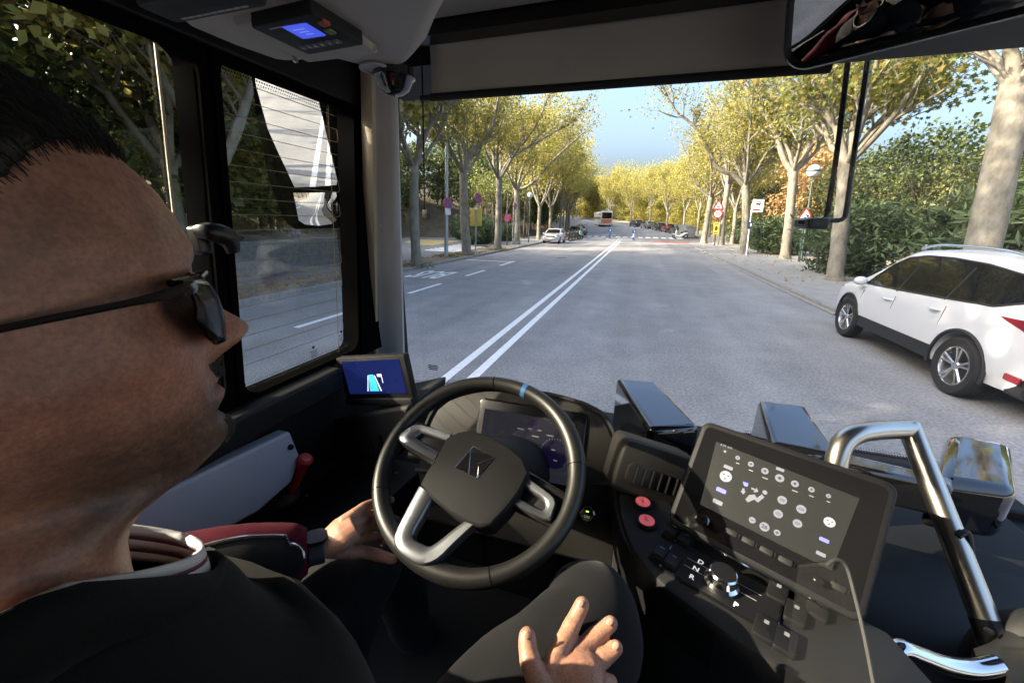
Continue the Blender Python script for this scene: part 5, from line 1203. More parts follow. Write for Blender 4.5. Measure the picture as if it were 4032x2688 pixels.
# ---- touch screen
tpx = [(2770,1643),(3540,1925),(3405,2445),(2625,2070)]; tz = (1.625,1.625,1.415,1.415)
P4 = [PZ(x,y,z) for (x,y),z in zip(tpx,tz)]; c = sum(P4, Vector())/4; xd = P4[1]-P4[0]+P4[2]-P4[3]; yd = P4[0]-P4[3]+P4[1]-P4[2]; Mt = frame(c, xd, yd)
tw = xd.length/2; th = (yd-yd.dot(xd.normalized())*xd.normalized()).length/2
ts = thing('touch_screen', 'large tilted touch screen with round white icons above the console', 'touch screen', c+Vector((0,.05,-.15)))
q = MB(); q.prism(rrect(tw,th,.022,n=6), -.035, .008, Mt, c=.008, c0=.008); q.build('housing', trim_dark, ts)
def TL(px, py): p = Mt.inverted() @ PP(px, py, c+Mt.col[2].xyz*.008, Mt.col[2].xyz); return p.x, p.y
q = MB(); q.prism(rrect(tw*.93,th*.90,.012), .008, .0085, Mt); q.build('front_glass', gloss_black, ts)
tscr = mat('touch_display', (.012,.012,.011), .25, emit=(.020,.020,.018), estr=0.33)
sq = [TL(*p) for p in ((2820,1738),(3385,1962),(3275,2245),(2757,1985))]; sq.reverse()
q = MB(); q.prism(sq, .0088, .0094, Mt); s = q.build('display', tscr, ts)
icw = mat('icon_white', (.05,.05,.055), .4, emit=(.50,.50,.56), estr=.15); icb = mat('icon_blue', (.1,.1,.5), .4, emit=(.16,.18,.80), estr=0.231); icd = mat('icon_dark', (.01,.01,.015), .4)
def disc(px, py, rpx, m, z=.0096, nm='icon', par=s, ry=None):
    x, y = TL(px, py); r = abs(TL(px+rpx,py)[0]-x); q = MB(); q.prism(circ(r,x,y,24), z, z+.0004, Mt); return q.build(nm, m, par), (x, y, r)
def rect(px, py, wpx, hpx, m, z=.0096, nm='icon', par=s):
    x, y = TL(px, py); k = abs(TL(px+10,py)[0]-x)/10; q = MB(); q.prism(rrect(wpx*k,hpx*k*1.05,min(wpx,hpx)*k*.25,x,y,2), z, z+.0004, Mt); return q.build(nm, m, par)
for px, py, r in ((2905,1802,10),(2957,1827,13),(3012,1854,16),(3070,1882,20),(3130,1904,17),(3195,1927,14),(3262,1952,11)):
    d_, (x,y,r_) = disc(px,py,r,icw); q = MB(); q.prism(circ(r_*.4,x,y,5), .0102,.0104, Mt); q.build('icon_symbol', icd, d_)
    rect(px,py+r+12,r*1.5,4,icd if r > 18 else sym,nm='caption')
for px, py in ((2858,1875),(3266,2055)):
    d_, (x,y,r_) = disc(px,py,27,icw); q = MB(); q.prism(circ(r_*.90,x,y,28), .0101,.0103, Mt); d2 = q.build('dial_face', mat('dial_grey', (.2,.2,.22), .4, emit=(.30,.30,.33), estr=0.231) if 'dial_grey' not in MT else MT['dial_grey'], d_)
    q = MB()
    for k in range(3): q.prism(circ(r_*.17,x+r_*.42*math.cos(2.1*k+.5),y+r_*.42*math.sin(2.1*k+.5),5), .0105,.0107, Mt)
    q.build('dial_symbol', icd, d_)
for px, py, m in ((2840,1930,icb),(2826,1976,icw),(3245,2125,icb),(3232,2180,icw)): rect(px,py,44,19,m)
rect(2868,1840,40,16,icw); rect(3072,1848,36,14,icw)
for px, py, r in ((3080,1968,21),(3155,2004,22),(3064,2022,21),(3140,2060,21),(2962,2047,15),(3010,2073,22),(3060,2096,15)):
    d_, (x,y,r_) = disc(px,py,r,icw); 
    if px == 3010: q = MB(); text_mb(q, '26', r_*1.25, Mt @ Matrix.Translation((x,y,.0106)), bold=.0003); q.build('number', icd, d_)
    elif px in (2962,3060):
        q = MB(); q.prism(rrect(r_*1.1,r_*.3,.0004,x,y,1), .0102,.0104, Mt)
        if px == 3060: q.prism(rrect(r_*.3,r_*1.1,.0004,x,y,1), .0102,.01041, Mt)
        q.build('icon_symbol', icd, d_)
    else: q = MB(); q.prism(rrect(r_*.95,r_*.55,.001,x,y,1), .0102,.0103, Mt); k_ = q.build('icon_symbol', icd, d_); q = MB(); q.prism(rrect(r_*.7,r_*.3,.0005,x,y,1), .0104,.0105, Mt); q.build('icon_symbol', icw, d_)
# seated figure pictogram with air arrows
def tp(l): 
    l = [TL(*p) for p in l]; a = sum(l[i-1][0]*l[i][1]-l[i][0]*l[i-1][1] for i in range(len(l)))
    return l if a > 0 else l[::-1]
q = MB(); q.prism(tp([(2935,1965),(2950,1948),(2972,1946),(2980,1960),(3000,1945),(3010,1957),(2985,1978),(2970,1966),(2945,1977)]), .0096,.01, Mt); q.prism(circ(abs(TL(3022,1938)[0]-TL(3011,1938)[0]),*TL(3012,1938),14), .0096,.01, Mt)
q.prism(tp([(2960,1918),(2976,1926),(2980,1918),(2986,1936),(2966,1938),(2972,1931),(2957,1924)]), .0096,.01, Mt); q.prism(tp([(2922,1922),(2932,1922),(2932,1934),(2938,1934),(2926,1946),(2916,1932),(2922,1932)]), .0096,.01, Mt); q.build('seat_picture', icw, s)
q = MB(); q.prism(tp([(2925,1895),(2948,1902),(2943,1916),(2930,1912)]), .0096,.01, Mt); q.build('defrost_picture', icb, s)
x, y = TL(2860,1758); q = MB(); text_mb(q, '8:39 AM', .0075, Mt @ Matrix.Translation((x,y,.0098))); q.build('clock', icw, s)
x, y = TL(2855,1777); q = MB(); q.prism(circ(.003,x,y,10), .0096,.01, Mt); q.build('icon', icw, s)
for (px, py, r) in ((2766,2045,25),(3225,2287,22)):
    x, y = TL(px,py); q = MB(); k = abs(TL(px+10,py)[0]-x)/10; q.lathe([(r*k*1.15,.008),(r*k*1.15,.011),(r*k,.013),(r*k,.026),(r*k*.85,.029),(0,.029)], Mt @ Matrix.Translation((x,y,0)), 28); kk = q.build('knob', gloss_black, ts)
    q = MB(); q.lathe([(r*k*1.2,.0086),(r*k*1.2,.0105),(r*k*1.14,.0115)], Mt @ Matrix.Translation((x,y,0)), 28, cap=False); q.build('knob_ring', chrome, kk)
for (px, py) in ((2880,2095),(2947,2130),(3018,2168),(3093,2207),(3300,2310)):
    x, y = TL(px,py); q = MB(); q.prism(rrect(.024,.012,.003,x,y), .0086,.0115, Mt, c=.001); b = q.build('hard_key', trim_dark, ts); q = MB(); q.prism(rrect(.003,.008,.0008,x+.015,y,1), .0087,.0105, Mt); q.build('key_light', chrome, b)
q = MB(); q.tube([Mt @ Vector((-tw*.16,-th*.5-.002,.002)), Mt @ Vector((tw*.36,-th*.5-.002,.002))], .0035, n=8); q.build('chrome_strip', chrome, ts)
q = MB(); q.box((-.05,-th*.3,-.10),(.05,th*.2,-.034), Mt); q.build('mount', trim_dark, ts, bev=.01)
# ---- grab rail
gr = thing('grab_rail', 'bent steel grab rail beside the touch screen', 'grab rail', PD(3890,2480,.80)); RT = .0235
q = MB(); path = [(3292,1880,.93),(3295,1810,.93),(3318,1745,.935),(3370,1708,.94),(3440,1695,.95),(3520,1690,.96),(3583,1688,.965)]
q.tube([PD(*p) for p in path], RT, n=20, smooth=5); q.build('rail_bow', steel, gr)
q = MB(); cor = PD(3583,1688,.965); low = PD(3885,2455,.80); dn = (low-cor).normalized(); q.tube([cor-dn*.012, cor, cor.lerp(low,.5), low], [RT*.97,RT,RT,RT], n=20); q.build('rail_post', steel, gr)
q = MB(); q.tube([low-dn*.01, low+dn*.05, low+dn*.16], [.024,.028,.032], n=18); q.build('socket', trim_mid, gr)
e0 = PD(3900,2500,.765); 
for k in range(3):
    p = PD((3905,3935,3960)[k],(2490,2578,2565)[k],.745); q = MB(); q.lathe([(.005,-.01),(.005,.002),(0,.003)], frame(p,RIGHT,UP), 12); q.build('bolt', frit, gr)
q = MB(); hk = PD(3772,2110,.845); q.tube([hk, hk+RIGHT*.020+UP*.008, hk+RIGHT*.027-UP*.03, hk+RIGHT*.03-UP*.055, hk+RIGHT*.014-UP*.05, hk+RIGHT*.004-UP*.02], .0065, n=8, smooth=4); q.build('hook', black_pl, gr)
gh = thing('lower_handle', 'short polished handle low in the corner below the grab rail', 'handle', PD(3700,2620,.72)); q = MB()
q.tube([PD(x,y,.72) for x,y in ((3515,2690),(3512,2600),(3540,2552),(3610,2575),(3720,2615),(3830,2632),(3930,2615))], .0165, n=16, smooth=5); q.build('bar', chrome, gh)
q = MB(); q.tube([PD(3905,2640,.73), PD(3990,2610,.73), PD(4060,2560,.73)], .035, n=14, smooth=3); q.build('mount', trim_mid, gh)
part('corner_cover', trim_mid, lambda q: q.sphere((0,0,0), (.09,.07,.15), 20, 12, Matrix.Translation(PD(4020,2640,.80))), par=db)
# ---- clear shield with a grey edge
sh = thing('clear_shield', 'clear plastic shield with a pale grey edge beside the console', 'shield', PD(3420,2680,.62))
ep = [(3255,2226,.60),(3280,2205,.60),(3312,2206,.598),(3337,2240,.594),(3362,2330,.58),(3387,2430,.565),(3415,2560,.545),(3445,2720,.52)]
q = MB(); q.tube([PD(*p) for p in ep], .0026, n=8, smooth=4); q.build('edge', mat('shield_edge', (.035,.035,.033), .5), sh)
q = MB(); e_ = [PD(*p) for p in ep]; l_ = [p - RIGHT*(.02+.012*i) - UP*(.02+.002*i) + FWD*.03 for i, p in enumerate(e_)]; q.loft([[a, b] for a, b in zip(l_, e_)], closed=False); q.build('pane', glass('shield_plastic', (.85,.86,.84), .07, .05, haze=.012), sh)
# ================================================================ steering wheel
Mw = frame((-.282,.657,1.594),(1,.025,0),(-.025,math.cos(rad(33.2)),math.sin(rad(33.2)))); Mw = Mw @ Matrix.Rotation(rad(-17),4,'Z')
stw = thing('steering_wheel', 'black leather steering wheel with silver spokes and a blue marker', 'steering wheel', (-.282,.70,1.53))
R0 = .2135; q = MB(); rings = []
for i in range(96):
    a = 2*math.pi*i/96; d = math.degrees(a) % 360
    fat = .0175+.0025*math.exp(-((d-40)/22)**2)+.0025*math.exp(-((d-140)/22)**2)+.001*math.exp(-((d-270)/40)**2)
    rr = R0-(.010*math.exp(-((d-270)/38)**2))
    cpt = Vector((math.cos(a)*rr, math.sin(a)*rr, 0)); rad_ = Vector((math.cos(a), math.sin(a), 0))
    rings.append([Mw @ (cpt+rad_*(fat*math.cos(t))+Vector((0,0,1.1*fat*math.sin(t)))) for t in [2*math.pi*k/16 for k in range(16)]])
q.loft(rings+[rings[0]], False, False); rim = q.build('rim', leather, stw, sharp=180)
def ringmark(deg, w, m, nm):
    q = MB(); rs = []
    for k in range(4):
        a = rad(deg+w*(k/3-.5)); cpt = Vector((math.cos(a)*R0, math.sin(a)*R0, 0)); rd = Vector((math.cos(a), math.sin(a), 0))
        d = deg % 360; fat = .0175+.0025*math.exp(-((d-40)/22)**2)+.0025*math.exp(-((d-140)/22)**2)+.001*math.exp(-((d-270)/40)**2)+.0007
        if 200 < d < 340: cpt -= rd*(.010*math.exp(-((d-270)/38)**2))
        rs.append([Mw @ (cpt+rd*(fat*math.cos(t))+Vector((0,0,1.1*fat*math.sin(t)))) for t in [2*math.pi*j/16 for j in range(16)]])
    q.loft(rs, False, False); q.build(nm, m, rim, sharp=180)
ringmark(90, 3.2, mat('marker_blue', (.06,.16,.36), .3, metal=.4), 'blue_marker')
for d in (112,28,-138+360,-48+360,180): ringmark(d, .5, frit, 'seam')
Rm = Matrix.Rotation(rad(17),4,'Z'); W3 = Mw @ Rm       # frame of the picture's measures
hub = [(-.077,.041),(-.055,.060),(-.028,.069),(.018,.063),(.062,.048),(.101,.027),(.121,-.002),(.110,-.045),(.092,-.083),(.070,-.115),(.050,-.121),(.031,-.119),(-.015,-.108),(-.061,-.09),(-.097,-.068),(-.094,-.04),(-.086,-.014)]; hub.reverse()
q = MB(); q.prism(hub, -.03, .030, W3, c=.006); q.build('hub', mat('hub_plastic', (.006,.006,.0065), .75, spec=.3, bump=.3, bs=500), stw, bev=.003)
def ribbon(pts, w, z0, z1, nm, m, c=.003, par=stw):
    L_, R_ = [], []; pts = [Vector(p) for p in pts]
    for i, p in enumerate(pts):
        t = (pts[min(i+1,len(pts)-1)]-pts[max(i-1,0)]).normalized(); n = Vector((-t.y,t.x)); L_.append(p+n*w/2); R_.append(p-n*w/2)
    pl = [tuple(p) for p in R_]+[tuple(p) for p in reversed(L_)]; q = MB(); q.prism(pl, z0, z1, W3, c=c); return q.build(nm, m, par, bev=.002)
def pl_(l, k=4): a, _ = spline([Vector((p[0],p[1],0)) for p in l], [0]*len(l), k); return [(p.x,p.y) for p in a]
# left and right spokes: dark body with a silver loop
q = MB(); q.prism(list(reversed([(-.21,.075),(-.19,.085),(-.08,.06),(-.09,-.02),(-.19,.015),(-.212,.02)])), -.018, .004, W3, c=.005); q.build('spoke', leather, stw, bev=.003)
def loop_trim(nm, outer, inner, z0, z1):
    o_, i_ = pl_(outer, 3), pl_(inner, 3); n = min(len(o_), len(i_)); pick = lambda l, k: l[round(k*(len(l)-1)/(n-1))]
    rows = []
    for k in range(n):
        a_, b_ = Vector(pick(o_,k)), Vector(pick(i_,k)); rows.append([W3 @ Vector((p.x,p.y,z)) for p, z in ((a_,z0),(a_,z1-.004),(a_.lerp(b_,.12),z1),(a_.lerp(b_,.55),z1-.001),(a_.lerp(b_,.88),z1-.003),(b_,z1-.008),(b_,z0))])
    q = MB(); q.loft(rows); ar_ = (rows[0][2]-rows[0][0]).length; o = q.build(nm, wheel_silver, stw, sharp=50); o.data.flip_normals() if False else None; return o
loop_trim('spoke_trim', [(-.075,.057),(-.153,.066),(-.181,.056),(-.197,.030),(-.176,.011),(-.090,-.013)], [(-.075,.036),(-.142,.046),(-.150,.043),(-.156,.036),(-.148,.031),(-.088,.012)], -.004, .020)
q = MB(); q.prism(list(reversed([(.09,.02),(.205,-.02),(.21,-.05),(.198,-.09),(.085,-.065)])), -.018, .004, W3, c=.005); q.build('spoke', leather, stw, bev=.003)
loop_trim('spoke_trim', [(.105,-.003),(.140,-.018),(.178,-.038),(.180,-.062),(.166,-.081),(.085,-.060)], [(.100,-.022),(.150,-.042),(.161,-.050),(.161,-.061),(.150,-.063),(.092,-.044)], -.004, .020)
# forked lower spoke
loop_trim('lower_spoke', [(-.100,-.070),(-.107,-.122),(-.110,-.168),(-.095,-.190),(-.066,-.201),(-.036,-.204),(-.011,-.191),(.011,-.158),(.043,-.112)], [(-.062,-.085),(-.070,-.129),(-.075,-.157),(-.066,-.167),(-.050,-.170),(-.036,-.171),(-.023,-.160),(.001,-.131),(.018,-.113)], -.002, .026)
# emblem of triangles on the hub
edge = mat('emblem_edge', (.5,.5,.52), .25, metal=1)
A, B, C_, D = Vector((-.010,.031)), Vector((.041,.015)), Vector((.019,-.033)), Vector((-.034,-.021)); ctr = (A+C_)/2
q = MB(); q.prism([tuple(p) for p in (D,C_,B,A)], .0302, .0310, W3); em = q.build('emblem', gloss_black, stw)
for tri in ((A, A.lerp(B,.62), A.lerp(D,.35)), (D, D.lerp(A,.85), D.lerp(C_,.62)), (B, ctr+Vector((.006,-.004)), C_.lerp(B,.25)+Vector((.0,.0))), (C_, C_.lerp(ctr,.75)+Vector((.006,0)), C_.lerp(B,.12))):
    q = MB(); pts = [W3 @ Vector((p.x,p.y,.0314)) for p in tri]; q.tube(pts+[pts[0]], .0007, n=5); q.build('emblem_line', edge, em)
q = MB(); q.prism([tuple(p) for p in (A.lerp(D,.3), A.lerp(B,.5), A)] if False else [tuple(A), tuple(A.lerp(D,.28)), tuple(A.lerp(B,.28)+(D-A)*.12), tuple(A.lerp(B,.6))], .0311, .0313, W3); q.build('emblem_facet', mat('emblem_blue', (.25,.28,.36), .2, metal=1), em)
# stalk behind the wheel
ss = MB(); ss.tube([(-.36,.76,1.53),(-.47,.74,1.53),(-.50,.735,1.53)], [.008,.011,.013], n=10); so_ = ss.build('indicator_stalk', trim_dark, ic)
# ================================================================ the driver
def tab(T): return smooth_tab(sorted(T), .003)
YF = tab([(.118,0),(.114,.03),(.106,.044),(.095,.060),(.08,.0755),(.06,.0895),(.045,.0955),(.025,.0995),(.012,.0955),(0,.0905),(-.02,.090),(-.04,.090),(-.05,.0905),(-.066,.0905),(-.082,.088),(-.098,.088),(-.108,.087),(-.116,.079)])
YB = tab([(.118,0),(.114,-.03),(.105,-.054),(.09,-.074),(.07,-.088),(.03,-.096),(0,-.094),(-.03,-.085),(-.06,-.073),(-.09,-.066),(-.116,-.064)])
HWD = tab([(.118,0),(.114,.024),(.106,.04),(.095,.053),(.08,.063),(.06,.071),(.03,.076),(0,.0765),(-.03,.074),(-.05,.0705),(-.07,.064),(-.09,.053),(-.105,.042),(-.116,.032)])
NA = tab([(.014,.002),(.004,.005),(0,.008),(-.01,.0135),(-.02,.0215),(-.027,.029),(-.032,.0335),(-.037,.0345),(-.0415,.028),(-.0455,.013),(-.049,.003),(-.053,0)])
NS = tab([(.014,.008),(0,.0085),(-.02,.0115),(-.032,.0165),(-.05,.017)])
g2 = lambda x, z, cx, cz, sx_, sz_: math.exp(-((x-cx)/sx_)**2-((z-cz)/sz_)**2)
def headpt(th, z, yF=None, yB=None, w=None, tilt=None, face=True):
    yF = YF(z) if yF is None else yF; yB = YB(z) if yB is None else yB; w = HWD(z) if w is None else w
    s, c = math.sin(th), math.cos(th); e = 2/2.35; yc = -.008 if face else (yF+yB)/2
    x = w*math.copysign(abs(s)**e, s); y = yc+((yF-yc) if c > 0 else (yc-yB))*math.copysign(abs(c)**e, c)
    if face and c > 0:
        ax = abs(x); d = 0
        d += NA(z)*math.exp(-(x/NS(z))**2)*(1 if z < .014 else 0)
        d += .0075*g2(ax,z,.0145,-.0375,.0062,.0075)
        d -= .011*g2(ax,z,.035,-.002,.020,.014)
        d += .001*g2(ax,z,.03,.021,.022,.008)
        d += .0075*g2(ax,z,0,-.058,.021,.0055)+.0075*g2(ax,z,0,-.0745,.019,.006)-.005*g2(ax,z,0,-.0662,.026,.0022)
        d += .0075*g2(ax,z,0,-.099,.020,.012)-.003*g2(ax,z,0,-.086,.02,.006)
        d -= .0035*math.exp(-((ax-.024-(-.04-z)*.45)/.0055)**2)*sm(-.075,-.05,z)*(1-sm(-.042,-.03,z))
        d -= .0012*sum(math.exp(-((z-zz)/.0016)**2) for zz in (.040,.051,.061))*math.exp(-(ax/.035)**2)
        y += d; x += math.copysign(.004*g2(ax,z,.062,-.025,.02,.016), x)
    t = (.30*sm(-.03,-.116,-(-z)) if False else .30*(1-sm(-.116,-.03,z))) if tilt is None else tilt
    return Vector((x, y, z+t*(yF-y)*.8))
HSC = 1.033
HC = Vector((-.3199,.0907,2.0491))
Mh = Matrix.Translation(HC) @ Matrix.Rotation(-.2933,4,'Z') @ Matrix.Rotation(.0475,4,'X') @ Matrix.Rotation(-.0215,4,'Y') @ Matrix.Scale(HSC,4)
NTH = 150
ths = []
for i in range(NTH):
    u = 2*i/NTH-1; ths.append(math.pi*(.42*u+.58*u**3))
zs = [.1179,.1165,.114,.110,.105]+[.099-.006*i for i in range(13)]+[.0215-.0028*i for i in range(49)]
zs = [z for z in zs if z > -.1165]
rings = []; loc = []
for z in zs:
    r = [headpt(t, z) for t in ths]; loc.append(r)
for z, yF, yB, w, tl in ((-.1195,.070,-.064,.036,.30),(-.1215,.055,-.066,.042,.30),(-.125,.040,-.068,.048,.30),(-.132,.030,-.072,.052,.27),(-.145,.024,-.078,.053,.22),(-.165,.021,-.084,.053,.16),(-.19,.019,-.088,.053,.12),(-.215,.018,-.092,.054,.08),(-.24,.018,-.096,.056,.05)):
    loc.append([headpt(t, z, yF, yB, w, tl, False) for t in ths])
sk = MB(); vcol = []
def skincol(p, z):
    ax = abs(p.x); f = p.y
    st = sm(-.030,-.075,-(-z)) if False else (1-sm(-.078,-.040,z))
    st *= sm(-.03,.03,f)*(.55+.45*math.exp(-(ax/.05)**2)); st *= sm(-.150,-.118,z)
    mo = math.exp(-((z+.050)/.0075)**2)*math.exp(-(ax/.03)**2)*sm(.05,.08,f)
    go = math.exp(-((z+.098)/.016)**2)*math.exp(-(ax/.03)**2)*sm(.05,.08,f)
    lip = max(math.exp(-((z+.0585)/.005)**2), math.exp(-((z+.0735)/.006)**2))*math.exp(-(ax/.024)**4)*(1 if f > .085 else 0)
    n = .5+.5*noise.noise(p*240); b = Vector((.36,.178,.118))*(1+.22*noise.noise(p*13+Vector((3,1,2)))+.20*noise.noise(p*33)+.14*noise.noise(p*110)+.10*noise.noise(p*420))
    ck = g2(ax,z,.05,-.03,.03,.02); b = b.lerp(Vector((.38,.155,.105)), .5*ck)
    b = b.lerp(Vector((.06,.042,.033)), min(.9, max(1.0*st*(.55+.8*n), .9*mo*(.5+.6*n), .85*go*(.5+.6*n))))
    b = b.lerp(Vector((.36,.12,.10)), .8*lip)
    nose = g2(p.x,z,0,-.034,.016,.014)*(1 if f > .1 else 0); b = b.lerp(Vector((.42,.18,.13)), .5*nose)
    return b
rows = []
for r in loc:
    rows.append([Mh @ p for p in r]); vcol += [skincol(p, p.z if p.y > .0 else p.z) for p in r]
sk.loft(rows, True, True); sk.f = [tuple(reversed(f)) for f in sk.f]
for s in (-1,1):   # ears
    nb = len(sk.v); Me = Mh @ Matrix.Translation((s*.079,-.018,-.010)) @ Matrix.Rotation(s*rad(-18),4,'Z')
    sk.tube([Me @ Vector(p) for p in ((0,.012,-.006),(.004*s,.014,.014),(.012*s,.002,.030),(.016*s,-.014,.024),(.014*s,-.017,.004),(.008*s,-.006,-.018),(.004*s,.006,-.028),(0,.012,-.018))], [.003,.005,.0055,.0055,.005,.005,.0065,.004], n=8, smooth=3)
    sk.sphere((0,0,0), (.006,.014,.024), 10, 8, Me @ Matrix.Translation((.004*s,-.001,.002)))
    vcol += [Vector((.27,.11,.075))]*(len(sk.v)-nb)
def remesh(mb, vox, it=3):
    o = mb.build('tmp', MT['chrome']); m = o.modifiers.new('r','REMESH'); m.mode = 'VOXEL'; m.voxel_size = vox; m.use_smooth_shade = True
    m = o.modifiers.new('s','SMOOTH'); m.factor = .5; m.iterations = it
    dg = bpy.context.evaluated_depsgraph_get(); me = bpy.data.meshes.new_from_object(o.evaluated_get(dg)); bpy.data.objects.remove(o)
    r = ([v.co.copy() for v in me.vertices], [tuple(p.vertices) for p in me.polygons]); bpy.data.meshes.remove(me); return r
def finger(q, pts, r0, r1):
    n = len(pts); rr = [r0+(r1-r0)*i/(n-1) for i in range(n)]; P_, R_ = spline([Vector(p) for p in pts], rr, 5)
    m = len(P_); L = sum((P_[i+1]-P_[i]).length for i in range(m-1)); acc = 0; out = []
    for i in range(m):
        if i: acc += (P_[i]-P_[i-1]).length
        t = acc/L; k = 1+.10*math.exp(-((t-.42)/.07)**2)+.07*math.exp(-((t-.74)/.05)**2); out.append(R_[i]*k)
    d = (P_[-1]-P_[-2]).normalized(); P_ += [P_[-1]+d*r1*.5, P_[-1]+d*r1*.85, P_[-1]+d*r1*1.0]; out += [r1*.86, r1*.5, r1*.15]
    q.tube(P_, out, n=14)
def addskin(q, vox, mcol):
    V_, F_ = remesh(q, vox); sk.add(V_, F_)
    for p in V_: vcol.append(mcol*(1+.13*noise.noise(p*60)+.08*noise.noise(p*300)))
HANDC = Vector((.40,.205,.135))
# hand resting on the thigh, seen from above: thumb inwards, fingers spread over the knee
q = MB(); D = lambda x, y, d: PD(x, y, d)
wr_ = D(2290,2860,.455); q.tube([D(2300,3050,.43), wr_, D(2262,2780,.475), D(2255,2700,.495), D(2258,2630,.515), D(2250,2590,.525)], [.030,.027,.030,.038,.041,.030], n=18, smooth=4, flat=.52, up=-FWD)
for k, (a, b) in enumerate((((2168,2640,.508),.0125),((2236,2618,.520),.012),((2296,2650,.513),.0115),((2340,2700,.500),.0105))): q.sphere(D(*a), b, 12, 8)
finger(q, [D(2205,2740,.485), D(2168,2640,.506), D(2222,2520,.535), D(2262,2440,.552), D(2292,2378,.560)], .0140, .0108)
finger(q, [D(2240,2740,.487), D(2238,2615,.518), D(2310,2535,.540), D(2365,2485,.549), D(2404,2453,.553)], .0140, .0106)
finger(q, [D(2275,2750,.485), D(2298,2655,.508), D(2362,2600,.526), D(2405,2565,.533), D(2425,2548,.535)], .0132, .0100)
finger(q, [D(2300,2770,.478), D(2342,2705,.494), D(2382,2685,.502), D(2405,2683,.507)], .0118, .0092)
finger(q, [D(2215,2820,.47), D(2140,2720,.487), D(2098,2630,.502), D(2080,2560,.514), D(2076,2505,.522)], .0165, .0120)
addskin(q, .0021, HANDC)
# hand holding the wheel: back of the hand up, fingers closed round the rim, thumb along it
q = MB(); q.tube([D(1120,2190,.72), D(1230,2160,.735), D(1290,2135,.745), D(1345,2100,.757), D(1395,2068,.770)], [.027,.025,.029,.036,.034], n=18, smooth=4, flat=.62, up=UP-FWD*.6)
finger(q, [D(1345,2055,.765), D(1405,2015,.785), D(1455,1985,.825), D(1505,1975,.845), D(1540,1968,.838)], .0120, .0080)
finger(q, [D(1365,2075,.768), D(1425,2045,.790), D(1468,2025,.835), D(1505,2010,.855), D(1525,2020,.835)], .0122, .0085)
finger(q, [D(1375,2100,.768), D(1432,2080,.792), D(1475,2065,.838), D(1510,2060,.855), D(1525,2080,.835)], .0118, .0083)
finger(q, [D(1380,2125,.767), D(1432,2118,.790), D(1472,2112,.832), D(1500,2118,.845), D(1510,2135,.828)], .0105, .0078)
finger(q, [D(1290,2165,.745), D(1365,2172,.752), D(1432,2172,.765), D(1500,2188,.770), D(1545,2202,.772)], .0145, .0100)
addskin(q, .0022, HANDC)
# inner trunk that carries head and arms (hidden by clothes)
TX = -.335
q0 = len(sk.v)
sk.tube([(TX+.0,.02,1.30),(TX,.03,1.6),(TX-.005,.035,1.80),(TX-.01,.045,1.88)], [.10,.10,.08,.05], n=16, smooth=2)
sh_l, el_l, wr_l = Vector((TX-.20,.02,1.765)), PD(540,2330,.62), PD(1232,2160,.735)
sh_r, el_r, wr_r = Vector((TX+.20,-.01,1.765)), Vector((-.02,.06,1.46)), D(2300,3000,.435)
sk.tube([sh_l, el_l, PD(1120,2190,.72)], [.045,.038,.026], n=10); sk.tube([sh_r, el_r, wr_r], [.045,.038,.027], n=10)
vcol += [HANDC]*(len(sk.v)-q0)
me = bpy.data.meshes.new('person'); me.from_pydata([tuple(p) for p in sk.v], [], sk.f)
ca = me.color_attributes.new('skin_tone', 'FLOAT_COLOR', 'POINT')
for i, c in enumerate(vcol): ca.data[i].color = (c[0], c[1], c[2], 1)
skin = mat('skin', (.4,.22,.15), .43, bump=.55, bs=420, spec=.45, sss=.12)
nt_ = skin.node_tree; at_ = nt_.nodes.new('ShaderNodeAttribute'); at_.attribute_name = 'skin_tone'; nt_.links.new(at_.outputs['Color'], nt_.nodes['Principled BSDF'].inputs['Base Color'])
tc_ = nt_.nodes['Texture Coordinate'].outputs['Object']; src_ = at_.outputs['Color']
for sc_, lo_, hi_ in ((380,.83,1.16),(75,.89,1.10)):
    n_ = nt_.nodes.new('ShaderNodeTexNoise'); n_.inputs['Scale'].default_value = sc_; n_.inputs['Detail'].default_value = 4; nt_.links.new(tc_, n_.inputs['Vector'])
    mr_ = nt_.nodes.new('ShaderNodeMapRange'); mr_.inputs[1].default_value = .36; mr_.inputs[2].default_value = .64; mr_.inputs[3].default_value = lo_; mr_.inputs[4].default_value = hi_; nt_.links.new(n_.outputs['Fac'], mr_.inputs[0])
    mx_ = nt_.nodes.new('ShaderNodeMix'); mx_.data_type = 'RGBA'; mx_.blend_type = 'MULTIPLY'; mx_.inputs[0].default_value = 1; nt_.links.new(src_, mx_.inputs[6]); nt_.links.new(mr_.outputs[0], mx_.inputs[7]); src_ = mx_.outputs[2]
nt_.links.new(src_, nt_.nodes['Principled BSDF'].inputs['Base Color'])
me.materials.append(skin); me.polygons.foreach_set('use_smooth', [True]*len(me.polygons)); me.update()
pe = link('person', me); tag(pe, 'driver in dark sunglasses and dark jacket with maroon sleeve, one hand on the wheel', 'person')
# nails
nail = mat('fingernail', (.43,.235,.165), .35, coat=.2)
for a, b in (((2288,2372,.550),(2262,2440,.542)),((2402,2446,.543),(2365,2485,.540)),((2424,2541,.525),(2405,2565,.524)),((2076,2498,.511),(2080,2560,.505))):
    p = D(*a); d = (p-D(*b)).normalized(); n = (EYE-p).normalized(); q = MB(); q.sphere((0,0,0), (.0042,.0058,.0013), 10, 6, frame(p-n*.0006, d.cross(n), d)); q.build('fingernail', nail, pe)
